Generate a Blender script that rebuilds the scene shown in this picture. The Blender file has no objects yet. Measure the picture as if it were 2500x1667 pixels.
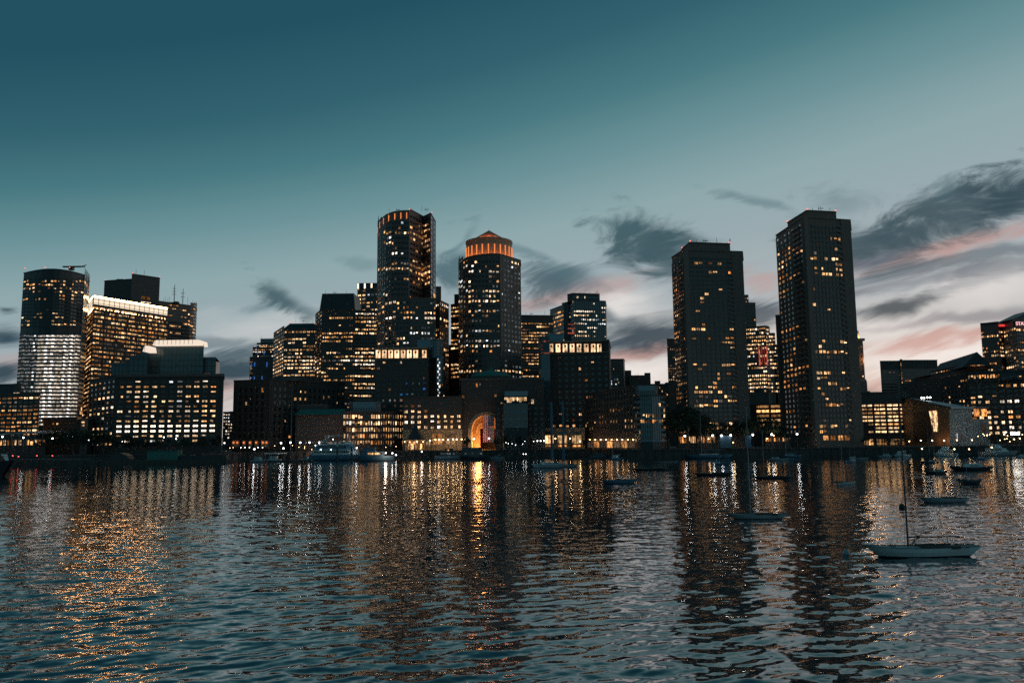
import bpy, math, random
import numpy as np
from mathutils import Vector, Matrix
R = math.radians
rng = random.Random(11)
scn = bpy.context.scene
COL = scn.collection

# ------------------------------------------------------------------ camera
FPX, HORIZ, CAMH, ROLL = 2000.0, 1078.0, 10.0, 0.6
PITCH = math.atan((HORIZ - 833.5) / FPX)
cam_d = bpy.data.cameras.new('camera')
cam_d.sensor_width = 36.0
cam_d.sensor_fit = 'HORIZONTAL'
cam_d.lens = FPX / 2500 * 36
cam_d.clip_start = 0.5
cam_d.clip_end = 30000
cam = bpy.data.objects.new('camera', cam_d)
COL.objects.link(cam)
ROT = Matrix.Rotation(R(90) + PITCH, 3, 'X') @ Matrix.Rotation(R(-ROLL), 3, 'Z')
cam.matrix_world = Matrix.Translation((0, 0, CAMH)) @ ROT.to_4x4()
scn.camera = cam
G = 5.0            # level of the city ground above the water

def ray(px, py):
    return ROT @ Vector(((px - 1250) / FPX, -(py - 833.5) / FPX, -1.0))

def at(px, py, Y):
    d = ray(px, py)
    p = d * (Y / d.y)
    return Vector((p.x, Y, CAMH + p.z))

def on_z(px, py, z=0.0):
    d = ray(px, py)
    t = (z - CAMH) / d.z
    return Vector((d.x * t, d.y * t, z))

# ------------------------------------------------------------------ node helpers
class NT:
    def __init__(s, tree):
        s.t = tree
        s.n = tree.nodes
        s.n.clear()
    def node(s, typ, **kw):
        n = s.n.new(typ)
        for k, v in kw.items():
            setattr(n, k, v)
        return n
    def put(s, sock, v):
        if isinstance(v, bpy.types.NodeSocket):
            s.t.links.new(v, sock)
        elif v is not None:
            sock.default_value = v
    def m(s, op, a, b=None, c=None, clamp=False):
        n = s.node('ShaderNodeMath', operation=op, use_clamp=clamp)
        s.put(n.inputs[0], a)
        if b is not None: s.put(n.inputs[1], b)
        if c is not None: s.put(n.inputs[2], c)
        return n.outputs[0]
    def mix(s, f, a, b, blend='MIX'):
        n = s.node('ShaderNodeMix', data_type='RGBA', blend_type=blend)
        s.put(n.inputs[0], f)
        s.put(n.inputs[6], a if isinstance(a, bpy.types.NodeSocket) else (*a[:3], 1))
        s.put(n.inputs[7], b if isinstance(b, bpy.types.NodeSocket) else (*b[:3], 1))
        return n.outputs[2]
    def noise(s, vec, scale, detail=2.0, rough=0.5, dist=0.0):
        n = s.node('ShaderNodeTexNoise')
        if vec is not None: s.put(n.inputs['Vector'], vec)
        n.inputs['Scale'].default_value = scale
        n.inputs['Detail'].default_value = detail
        n.inputs['Roughness'].default_value = rough
        n.inputs['Distortion'].default_value = dist
        return n
    def xyz(s, x, y, z):
        n = s.node('ShaderNodeCombineXYZ')
        s.put(n.inputs[0], x); s.put(n.inputs[1], y); s.put(n.inputs[2], z)
        return n.outputs[0]
    def ramp(s, f, stops, interp='LINEAR'):
        n = s.node('ShaderNodeValToRGB')
        n.color_ramp.interpolation = interp
        e = n.color_ramp.elements
        while len(e) < len(stops): e.new(0.5)
        for k, (p, c) in enumerate(stops):
            e[k].position = p
            e[k].color = (*c[:3], 1)
        s.put(n.inputs[0], f)
        return n.outputs[0]

def lin(h):
    h = h.lstrip('#')
    out = []
    for k in (0, 2, 4):
        c = int(h[k:k + 2], 16) / 255
        out.append(c / 12.92 if c <= 0.04045 else ((c + 0.055) / 1.055) ** 2.4)
    return tuple(out)

MATS = {}
def mat(name, color, rough=0.8, var=0.25, vscale=0.3, metal=0.0, spec=0.5, coat=0.0):
    m = bpy.data.materials.new(name)
    m.use_nodes = True
    nt = NT(m.node_tree)
    out = nt.node('ShaderNodeOutputMaterial')
    p = nt.node('ShaderNodeBsdfPrincipled')
    p.inputs['Roughness'].default_value = rough
    p.inputs['Metallic'].default_value = metal
    p.inputs['Specular IOR Level'].default_value = spec
    p.inputs['Coat Weight'].default_value = coat
    tc = nt.node('ShaderNodeTexCoord')
    nz = nt.noise(tc.outputs['Object'], vscale, 4.0, 0.6)
    f = nt.m('MULTIPLY_ADD', nz.outputs[0], 2 * var, 1 - var)
    vm = nt.node('ShaderNodeVectorMath', operation='SCALE')
    vm.inputs[0].default_value = color[:3]
    nt.put(vm.inputs['Scale'], f)
    nt.put(p.inputs['Base Color'], vm.outputs[0])
    nt.put(out.inputs[0], p.outputs[0])
    MATS[name] = m
    return m

def lit(name, c1, c2, s1, s2, pw=2.0, sample=False, tex=0.75, tscale=0.8):
    """a lit pane: every pane draws its own colour and strength; the room behind is uneven"""
    m = bpy.data.materials.new(name)
    m.use_nodes = True
    nt = NT(m.node_tree)
    out = nt.node('ShaderNodeOutputMaterial')
    geo = nt.node('ShaderNodeNewGeometry')
    oi = nt.node('ShaderNodeObjectInfo')
    r = nt.m('FRACT', nt.m('ADD', geo.outputs['Random Per Island'], oi.outputs['Random']))
    r2 = nt.m('FRACT', nt.m('MULTIPLY', r, 17.31))
    mp = nt.node('ShaderNodeMapping')
    nt.put(mp.inputs[0], geo.outputs['Position'])
    mp.inputs['Scale'].default_value = (1.0, 1.0, 0.55)
    nz = nt.noise(mp.outputs[0], tscale, 2.0, 0.6)
    t = nt.m('MULTIPLY_ADD', nt.m('SUBTRACT', nz.outputs[0], 0.5), 7.0 * tex, 1.0)
    t = nt.m('MINIMUM', nt.m('MAXIMUM', t, 0.07), 2.0)
    st = nt.m('MULTIPLY_ADD', nt.m('POWER', r, pw), s2 - s1, s1)
    em = nt.node('ShaderNodeEmission')
    nt.put(em.inputs[0], nt.mix(r2, c1, c2))
    nt.put(em.inputs[1], nt.m('MULTIPLY', st, t))
    nt.put(out.inputs[0], em.outputs[0])
    m.cycles.emission_sampling = 'AUTO' if sample else 'NONE'
    MATS[name] = m
    return m

def glow(name, color, strength, sample=False):
    m = bpy.data.materials.new(name)
    m.use_nodes = True
    nt = NT(m.node_tree)
    out = nt.node('ShaderNodeOutputMaterial')
    em = nt.node('ShaderNodeEmission')
    em.inputs[0].default_value = (*color, 1)
    em.inputs[1].default_value = strength
    nt.put(out.inputs[0], em.outputs[0])
    m.cycles.emission_sampling = 'AUTO' if sample else 'NONE'
    MATS[name] = m
    return m

# walls
mat('brick', (0.15, 0.093, 0.078), 0.85, 0.3)
mat('dark_brick', (0.115, 0.078, 0.068), 0.85, 0.3)
mat('concrete', (0.27, 0.165, 0.135), 0.85, 0.18)
mat('concrete_trim', (0.31, 0.19, 0.155), 0.85, 0.15)
mat('grey_concrete', (0.14, 0.105, 0.1), 0.85, 0.25)
mat('granite', (0.19, 0.12, 0.10), 0.6, 0.25)
mat('brown_stone', (0.17, 0.1, 0.08), 0.7, 0.25)
mat('limestone', (0.46, 0.33, 0.22), 0.8, 0.2)
mat('dark_metal', (0.06, 0.058, 0.06), 0.45, 0.2, metal=0.3)
mat('roof_grey', (0.12, 0.11, 0.11), 0.9, 0.3)
mat('copper_green', (0.07, 0.2, 0.16), 0.6, 0.35, 0.8)
mat('glass', (0.016, 0.024, 0.03), 0.08, 0.2, spec=0.6)
mat('teal_glass', (0.035, 0.075, 0.09), 0.16, 0.2, spec=0.8)
mat('pale_glass', (0.10, 0.14, 0.16), 0.2, 0.2, spec=0.9)
mat('frame', (0.07, 0.06, 0.055), 0.6, 0.2)
mat('pale_frame', (0.3, 0.33, 0.35), 0.5, 0.2)
mat('shingle', (0.34, 0.33, 0.33), 0.55, 0.3, 2.0, metal=0.5)
mat('wood_panel', (0.30, 0.17, 0.095), 0.6, 0.3, 1.5)
mat('steel_roof', (0.25, 0.3, 0.33), 0.4, 0.15, metal=0.6)
mat('paving', (0.14, 0.125, 0.115), 0.85, 0.3, 0.15)
mat('quay_stone', (0.12, 0.09, 0.08), 0.9, 0.4, 0.5)
mat('timber', (0.11, 0.085, 0.07), 0.9, 0.4, 1.2)
mat('leaf', (0.04, 0.055, 0.028), 0.7, 0.5, 0.8)
mat('bark', (0.08, 0.06, 0.05), 0.9, 0.3, 2.0)
mat('hull_white', (0.72, 0.72, 0.70), 0.35, 0.08, 1.0, coat=0.3)
mat('hull_grey', (0.36, 0.38, 0.40), 0.35, 0.12, 1.0, coat=0.3)
mat('hull_dark', (0.035, 0.04, 0.05), 0.35, 0.2, 1.0, coat=0.3)
mat('hull_blue', (0.10, 0.20, 0.28), 0.35, 0.15, 1.0, coat=0.3)
mat('deck', (0.45, 0.44, 0.42), 0.7, 0.15, 2.0)
mat('canvas', (0.12, 0.20, 0.26), 0.9, 0.2, 2.0)
mat('mast_metal', (0.22, 0.22, 0.22), 0.4, 0.1, metal=0.5)
mat('white_paint', (0.78, 0.78, 0.76), 0.5, 0.08, 1.0)
mat('buoy_dark', (0.05, 0.045, 0.04), 0.6, 0.2, 2.0)
mat('flag_red', (0.62, 0.05, 0.06), 0.85, 0.1, 1.0)
mat('flag_white', (0.8, 0.78, 0.74), 0.85, 0.05, 1.0)
mat('flag_blue', (0.03, 0.05, 0.16), 0.85, 0.1, 1.0)
# lights
lit('lit_warm', (1, .44, .14), (1, .60, .28), 0.16, 1.7)
lit('lit_bright', (1, .56, .25), (1, .68, .40), 0.5, 2.6, 1.8)
lit('lit_white', (1, .72, .46), (1, .86, .70), 0.5, 2.5, 1.8)
lit('lit_cool', (.74, .88, 1.0), (1, .96, .9), 0.6, 2.2)
lit('lit_orange', (1, .33, .08), (1, .46, .15), 0.12, 1.2)
lit('lit_dim', (.75, .42, .24), (.60, .55, .5), 0.04, 0.25)
lit('lit_grey', (.55, .72, .8), (.8, .8, .8), 0.04, 0.25)
lit('lit_blue', (.08, .16, 1.0), (.05, .45, 1), 0.08, 0.45)
lit('lit_red', (1, .14, .10), (1, .30, .18), 0.12, 0.5)
lit('lit_facade', (1, .80, .60), (1, .90, .78), 0.30, 0.70, 1.0, tex=0.7, tscale=0.5)
lit('lit_hot', (1, .78, .54), (1, .84, .64), 2.0, 3.2, 1.0, tex=0.2, tscale=0.4)
glow('crown_light', (1, .80, .58), 1.05)
glow('crown_added_glow', (1, .44, .15), 42.0)  # added source that feeds the crown's orange reflection in the water
lit('lit_facade_dim', (1, .84, .68), (.8, .9, 1), 0.05, 0.26, 1.0, tex=0.7, tscale=0.5)
lit('lit_spot', (.85, .92, 1), (1, .97, .92), 2.0, 4.0, 1.0, tex=0.1)
glow('canopy_light', (1, .82, .66), 0.92)
glow('slot_orange', (1, .28, .08), 0.95)
glow('slot_white', (1, .78, .58), 1.8)
glow('lamp_white', (.95, .95, .92), 9.0)
glow('lamp_warm', (1, .60, .28), 10.0)
glow('lamp_red', (1, .05, .04), 9.0)
glow('beacon_red', (1, .16, .10), 2.2)
glow('neon_blue', (.08, .32, 1), 0.35)
glow('sign_red', (1, .06, .06), 0.9)
glow('sign_white', (1, .50, .50), 1.3)

# ------------------------------------------------------------------ mesh builder
class MB:
    def __init__(s):
        s.v = []; s.f = []; s.mi = []; s.mats = []
    def slot(s, m):
        if m not in s.mats: s.mats.append(m)
        return s.mats.index(m)
    def add(s, vs, fs, m):
        k = len(s.v); i = s.slot(m)
        s.v += [tuple(v) for v in vs]
        for f in fs:
            s.f.append([a + k for a in f]); s.mi.append(i)
    def mbox(s, M, m):
        """unit cube placed by the matrix M"""
        vs = [M @ Vector((x, y, z)) for x in (-.5, .5) for y in (-.5, .5) for z in (-.5, .5)]
        s.add(vs, [(0, 1, 3, 2), (4, 6, 7, 5), (0, 4, 5, 1), (2, 3, 7, 6), (0, 2, 6, 4), (1, 5, 7, 3)], m)
    def box(s, x0, x1, y0, y1, z0, z1, m):
        s.mbox(Matrix.Translation(((x0 + x1) / 2, (y0 + y1) / 2, (z0 + z1) / 2)) @
               Matrix.Diagonal((x1 - x0, y1 - y0, z1 - z0, 1)), m)
    def prism(s, poly, z0, z1, m, top=None):
        n = len(poly)
        tp = top or poly
        vs = [(x, y, z0) for x, y in poly] + [(x, y, z1) for x, y in tp]
        fs = [(k, (k + 1) % n, (k + 1) % n + n, k + n) for k in range(n)]
        fs += [tuple(range(n, 2 * n)), tuple(reversed(range(n)))]
        s.add(vs, fs, m)
    def tube(s, p, q, r, r2=None, m='mast_metal', n=6):
        p, q = Vector(p), Vector(q)
        r2 = r if r2 is None else r2
        d = (q - p).normalized()
        a = d.orthogonal().normalized(); b = d.cross(a)
        vs = []
        for c, rr in ((p, r), (q, r2)):
            for k in range(n):
                t = 2 * math.pi * k / n
                vs.append(c + (a * math.cos(t) + b * math.sin(t)) * rr)
        fs = [(k, (k + 1) % n, (k + 1) % n + n, k + n) for k in range(n)] + [tuple(reversed(range(n))), tuple(range(n, 2 * n))]
        s.add(vs, fs, m)
    def ball(s, c, r, m, nu=8, nv=6, sz=1.0):
        vs = [(c[0], c[1], c[2] - r * sz)]
        for i in range(1, nv):
            t = math.pi * i / nv - math.pi / 2
            for k in range(nu):
                p = 2 * math.pi * k / nu
                vs.append((c[0] + r * math.cos(t) * math.cos(p), c[1] + r * math.cos(t) * math.sin(p), c[2] + r * sz * math.sin(t)))
        vs.append((c[0], c[1], c[2] + r * sz))
        fs = []
        for k in range(nu):
            fs.append((0, 1 + (k + 1) % nu, 1 + k))
            fs.append((len(vs) - 1, len(vs) - 1 - nu + k, len(vs) - 1 - nu + (k + 1) % nu))
        for i in range(nv - 2):
            for k in range(nu):
                a = 1 + i * nu + k; b = 1 + i * nu + (k + 1) % nu
                fs.append((a, b, b + nu, a + nu))
        s.add(vs, fs, m)
    def lathe(s, c, prof, m, n=24):
        vs = []; fs = []
        for r, z in prof:
            for k in range(n):
                t = 2 * math.pi * k / n
                vs.append((c[0] + r * math.cos(t), c[1] + r * math.sin(t), z))
        for i in range(len(prof) - 1):
            for k in range(n):
                a = i * n + k; b = i * n + (k + 1) % n
                fs.append((a, b, b + n, a + n))
        fs.append(tuple(range((len(prof) - 1) * n, len(prof) * n)))
        s.add(vs, fs, m)
    def mesh(s, name, off=None):
        me = bpy.data.meshes.new(name)
        o = off or Vector((0, 0, 0))
        me.from_pydata([(v[0] - o.x, v[1] - o.y, v[2] - o.z) for v in s.v], [], s.f)
        for m in s.mats: me.materials.append(MATS[m])
        if len(s.mats) > 1: me.polygons.foreach_set('material_index', s.mi)
        me.update()
        return me
    def build(s, name, parent=None, off=None, smooth=False):
        me = s.mesh(name, off)
        if smooth: me.shade_smooth()
        o = bpy.data.objects.new(name, me)
        COL.objects.link(o)
        if parent is not None: o.parent = parent
        return o

def tag(o, label=None, cat=None, group=None, kind=None):
    if label:
        if not 4 <= len(label.split()) <= 16: print('LABEL', len(label.split()), label)
        o['label'] = label
    if cat: o['category'] = cat
    if group: o['group'] = group
    if kind: o['kind'] = kind
    return o

def thing(name, label, cat, loc, rz=0.0, group=None):
    o = bpy.data.objects.new(name, None)
    o.empty_display_size = 1.0
    COL.objects.link(o)
    o.location = loc
    o.rotation_euler = (0, 0, rz)
    return tag(o, label, cat, group)

def place(name, me, parent, M=None):
    o = bpy.data.objects.new(name, me)
    COL.objects.link(o)
    if parent is not None: o.parent = parent
    if M is not None: o.matrix_basis = M
    return o

def copy_tree(o, parent=None):
    c = o.copy()
    COL.objects.link(c)
    c.parent = parent
    for ch in KIDS.get(o.name, []): copy_tree(ch, c)
    return c
KIDS = {}

# ------------------------------------------------------------------ window meshes
WIN = {}
def win_mesh(m, frame='frame'):
    k = (m, frame)
    if k not in WIN:
        b = MB()
        b.mbox(Matrix.Identity(4), m)
        b.mbox(Matrix.Translation((0, 0.12, 0)) @ Matrix.Diagonal((0.09, 1.3, 0.98, 1)), frame)
        WIN[k] = b.mesh('window')
    return WIN[k]

PAL = {
    'warm': [('lit_warm', 6), ('lit_bright', 2), ('lit_orange', 1.5), ('lit_dim', 1.5)],
    'bright': [('lit_bright', 5), ('lit_warm', 3), ('lit_white', 2)],
    'orange': [('lit_orange', 4), ('lit_warm', 5), ('lit_bright', 1), ('lit_dim', 1)],
    'white': [('lit_white', 6), ('lit_bright', 3), ('lit_cool', 1.5)],
    'mixed': [('lit_bright', 3), ('lit_white', 3), ('lit_warm', 4), ('lit_cool', 1), ('lit_grey', 1.5), ('lit_dim', 2)],
    'cool': [('lit_cool', 3), ('lit_grey', 5), ('lit_dim', 2), ('lit_white', 1.5)],
    'dim': [('lit_dim', 6), ('lit_orange', 1), ('lit_grey', 2)],
    'facade': [('lit_facade', 1)],
    'facade_dim': [('lit_facade_dim', 1)],
    'hot': [('lit_hot', 1)],
    'blue': [('lit_blue', 3), ('lit_dim', 3), ('lit_grey', 3), ('lit_orange', 1)],
    'red': [('lit_red', 1)],
    'grey': [('lit_grey', 1)],
}
def pick(pal):
    L = PAL[pal]
    x = rng.random() * sum(w for _, w in L)
    for n, w in L:
        x -= w
        if x <= 0: return n
    return L[-1][0]

# ------------------------------------------------------------------ buildings
class Edge:
    def __init__(s, A, B, pxA, pxB, z0, z1):
        s.A, s.B, s.z0, s.z1 = Vector((*A, 0)), Vector((*B, 0)), z0, z1
        s.t = (s.B - s.A).normalized()
        s.n = Vector((s.t.y, -s.t.x, 0))
        s.L = (s.B - s.A).length
        s.px = (pxA, pxB)
        s.midpx = (pxA + pxB) / 2
        s.midY = (A[1] + B[1]) / 2
    def hit(s, px, py):
        """where the sight line of a photo pixel meets this wall: (along, height)"""
        d = ray(px, py)
        o = Vector((0, 0, CAMH))
        k = (s.A - Vector((0, 0, 0))).dot(s.n) / d.dot(s.n)
        p = o + d * k
        return (p - s.A).dot(s.t), p.z
    def z_of(s, py):
        return at(s.midpx, py, s.midY).z

class Bld:
    def __init__(s, name, label, cat='building', group=None):
        s.name, s.label, s.cat, s.group = name, label, cat, group
        s.parts = {}; s.wins = []; s.base = None; s.extra = []
        s.rowp = {}
        s.edges = []
    def mb(s, part):
        if part not in s.parts: s.parts[part] = MB()
        return s.parts[part]
    def block(s, pts, py, depth, wall='brick', ref=0, z0=None, part='wall', parapet=0.5, clutter=0, z1=None, back=None):
        z0 = G - 0.3 if z0 is None else z0
        fr = [(at(px, py, Y).x, Y) for px, Y in pts]
        if z1 is None: z1 = at(pts[ref][0], py, pts[ref][1]).z
        yb = max(Y for _, Y in pts) + depth
        xr, xl = fr[-1][0], fr[0][0]
        if xr < 0: xr = xr * yb / fr[-1][1] - .3
        if xl > 0: xl = xl * yb / fr[0][1] + .3
        bk = back or [(xr, yb), (xl, yb)]
        poly = fr + bk
        # drop doubled points
        if s.base is None:
            s.base = Vector((sum(p[0] for p in poly) / len(poly), sum(p[1] for p in poly) / len(poly), G))
        b = s.mb(part)
        b.prism(poly, z0, z1, wall)
        s.edges = [Edge(fr[k], fr[k + 1], pts[k][0], pts[k + 1][0], z0, z1) for k in range(len(fr) - 1)]
        if parapet:
            for e in s.edges:
                s.slab(e, 0, e.L, z1 - 0.4, z1 + parapet, 0.45, wall, part, inset=0.15)
        for k in range(clutter):
            cx = sum(p[0] for p in poly) / len(poly); cy = sum(p[1] for p in poly) / len(poly)
            w = abs(fr[-1][0] - fr[0][0])
            x = cx + rng.uniform(-.33, .33) * w; y = min(Y for _, Y in pts) + depth * rng.uniform(.25, .7)
            a, c, h = rng.uniform(1.5, .12 * w + 1.6), rng.uniform(1.5, 4), rng.uniform(1.2, 3.2)
            s.mb('roof_unit' if k == 0 else 'roof_unit ' + str(k)).box(x - a, x + a, y - c, y + c, z1 - .2, z1 + h, 'roof_grey')
        s.top = z1
        return s.edges
    def slab(s, e, u0, u1, z0, z1, proud, m, part='wall', inset=0.0):
        """box on a wall face: from u0 to u1 along it, proud metres out of it"""
        c = e.A + e.t * ((u0 + u1) / 2) + e.n * ((proud - inset) / 2) + Vector((0, 0, (z0 + z1) / 2))
        M = Matrix(((e.t.x * (u1 - u0), e.n.x * (proud + inset), 0, c.x),
                    (e.t.y * (u1 - u0), e.n.y * (proud + inset), 0, c.y),
                    (0, 0, z1 - z0, c.z), (0, 0, 0, 1)))
        s.mb(part).mbox(M, m)
    def win(s, e, u0, u1, z0, z1, m, prio=0, proud=0.08, frame='frame'):
        if prio == 0 and m.startswith('lit') and m not in ('lit_facade', 'lit_hot'):
            q = rng.random()          # half-drawn blinds, rooms lit on one side only
            if q < .22: z0 += (z1 - z0) * rng.uniform(.25, .55)
            elif q < .32: z1 -= (z1 - z0) * rng.uniform(.2, .4)
            elif q < .46: u1 -= (u1 - u0) * rng.uniform(.3, .55)
            elif q < .58: u0 += (u1 - u0) * rng.uniform(.3, .55)
        c = e.A + e.t * ((u0 + u1) / 2) + e.n * (proud / 2 + 0.003) + Vector((0, 0, (z0 + z1) / 2))
        M = Matrix(((e.t.x * (u1 - u0), e.n.x * proud, 0, c.x),
                    (e.t.y * (u1 - u0), e.n.y * proud, 0, c.y),
                    (0, 0, z1 - z0, c.z), (0, 0, 0, 1)))
        s.wins.append((prio + (1 if m.startswith('lit') else 0), (u1 - u0) * (z1 - z0) / e.midY ** 2, M, m, frame))
    def win_px(s, e, x0, x1, y0, y1, m, prio=5, proud=0.15, frame='frame'):
        u0, za = e.hit(x0, y0); u1, zb = e.hit(x1, y1)
        s.win(e, u0, u1, zb, za, m, prio, proud, frame)
    def facade(s, e, y0, y1, nr, nc, wf=0.7, hf=0.55, p=0.4, pal='warm', rows=None, rpal=None, run=0.5, m0=0.0, m1=0.0,
               pier=None, band=None, proud=0.3, dark='glass', key=None, colp=None, spread=1.0, skip_dark=False):
        if key is None: key = ('facade', len(s.rowp), len(s.wins))
        zt, zb = e.z_of(y0), e.z_of(y1)
        zb = max(zb, G + 0.3)
        ch = (zt - zb) / nr
        u_a, u_b = e.L * m0, e.L * (1 - m1)
        cw = (u_b - u_a) / nc
        trim = pier or 'frame'
        if pal not in ('facade', 'facade_dim', 'hot') and hf < .8: wf, hf = wf * .9, hf * .82
        if band:
            for r in range(nr + 1):
                zc = zt - r * ch
                h = ch * (1 - hf)
                s.slab(e, u_a, u_b, max(zc - h / 2, G), zc + h / 2, proud * 0.7, band)
        if pier:
            for c in range(nc + 1):
                uc = u_a + c * cw; w = max(cw * (1 - wf), 0.12)
                s.slab(e, max(uc - w / 2, 0.02), min(uc + w / 2, e.L - 0.02), zb, zt, proud, trim)
        for r in range(nr):
            k = (key, r)
            if k not in s.rowp:
                s.rowp[k] = 1.35 * p * (1 - spread + spread * 2 * rng.random())
                if rows and r in rows: s.rowp[k] = rows[r]
            pr = min(s.rowp[k], 1.0)
            on = rng.random() < pr
            cur = pick(rpal[r]) if rpal and r in rpal else pick(pal)
            for c in range(nc):
                pc = pr * (colp(c, nc, r) if colp else 1)
                if rng.random() > run:
                    on = rng.random() < pc
                    cur = pick(rpal[r]) if rpal and r in rpal else pick(pal)
                if colp and rng.random() > pc * 3: on = False
                if skip_dark and not on: continue
                uc = u_a + (c + .5) * cw
                zc = zt - (r + .5) * ch
                s.win(e, uc - cw * wf / 2, uc + cw * wf / 2, zc - ch * hf / 2, zc + ch * hf / 2, cur if on else dark)
    def frustum(s, pts, py0, Y, py1, shrink, depth, m, part='roof'):
        """sloped-sided roof block between two heights"""
        (xa, xb) = pts
        a, b = at(xa, py0, Y).x, at(xb, py0, Y).x
        z0, z1 = at(xa, py0, Y).z, at(xa, py1, Y).z
        k = (b - a) * shrink
        s.mb(part).prism([(a, Y), (b, Y), (b, Y + depth), (a, Y + depth)], z0 - .3, z1, m,
                         [(a + k, Y + k), (b - k, Y + k), (b - k, Y + depth - k), (a + k, Y + depth - k)])
    def mast(s, px, y0, y1, Y, r=0.35, part='antenna', m='dark_metal', arms=0):
        p, q = at(px, y0, Y), at(px, y1, Y)
        q.x = p.x
        b = MB()
        b.tube(p, q, r, r * .6, m)
        for k in range(arms):
            z = p.z + (q.z - p.z) * (.45 + .5 * k / max(arms, 1))
            b.box(p.x - 1.6, p.x + 1.6, Y - .15, Y + .15, z - .15, z + .15, m)
            b.tube((p.x - 1.4, Y, z - 1), (p.x - 1.4, Y, z + 1.2), .12, None, m)
        s.extra.append((part, b))
    def beacon(s, px, py, Y, r=0.38):
        p = at(px, py, Y)
        b = MB(); b.ball((p.x, p.y, p.z), r, 'beacon_red', 8, 6)
        b.tube((p.x, p.y, p.z - 1.2), (p.x, p.y, p.z), .12, None, 'dark_metal')
        s.extra.append(('beacon', b))
    def finish(s):
        root = thing(s.name, s.label, s.cat, s.base, 0, s.group)
        s.root = root
        for n, b in s.parts.items():
            b.build(n.split(' ')[0], root, s.base)
        for n, b in s.extra:
            b.build(n, root, s.base)
        T = Matrix.Translation(-s.base)
        s.wins.sort(key=lambda w: (-w[0], -w[1]))
        for w in s.wins[:100]:
            place('window', win_mesh(w[3], w[4]), root, T @ w[2])
        rest = s.wins[100:]
        if rest:
            b = MB()
            for w in rest:
                b.mbox(w[2], w[3])
            o = b.build('window_grid', root, s.base)
            o['kind'] = 'stuff'
        return root

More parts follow.
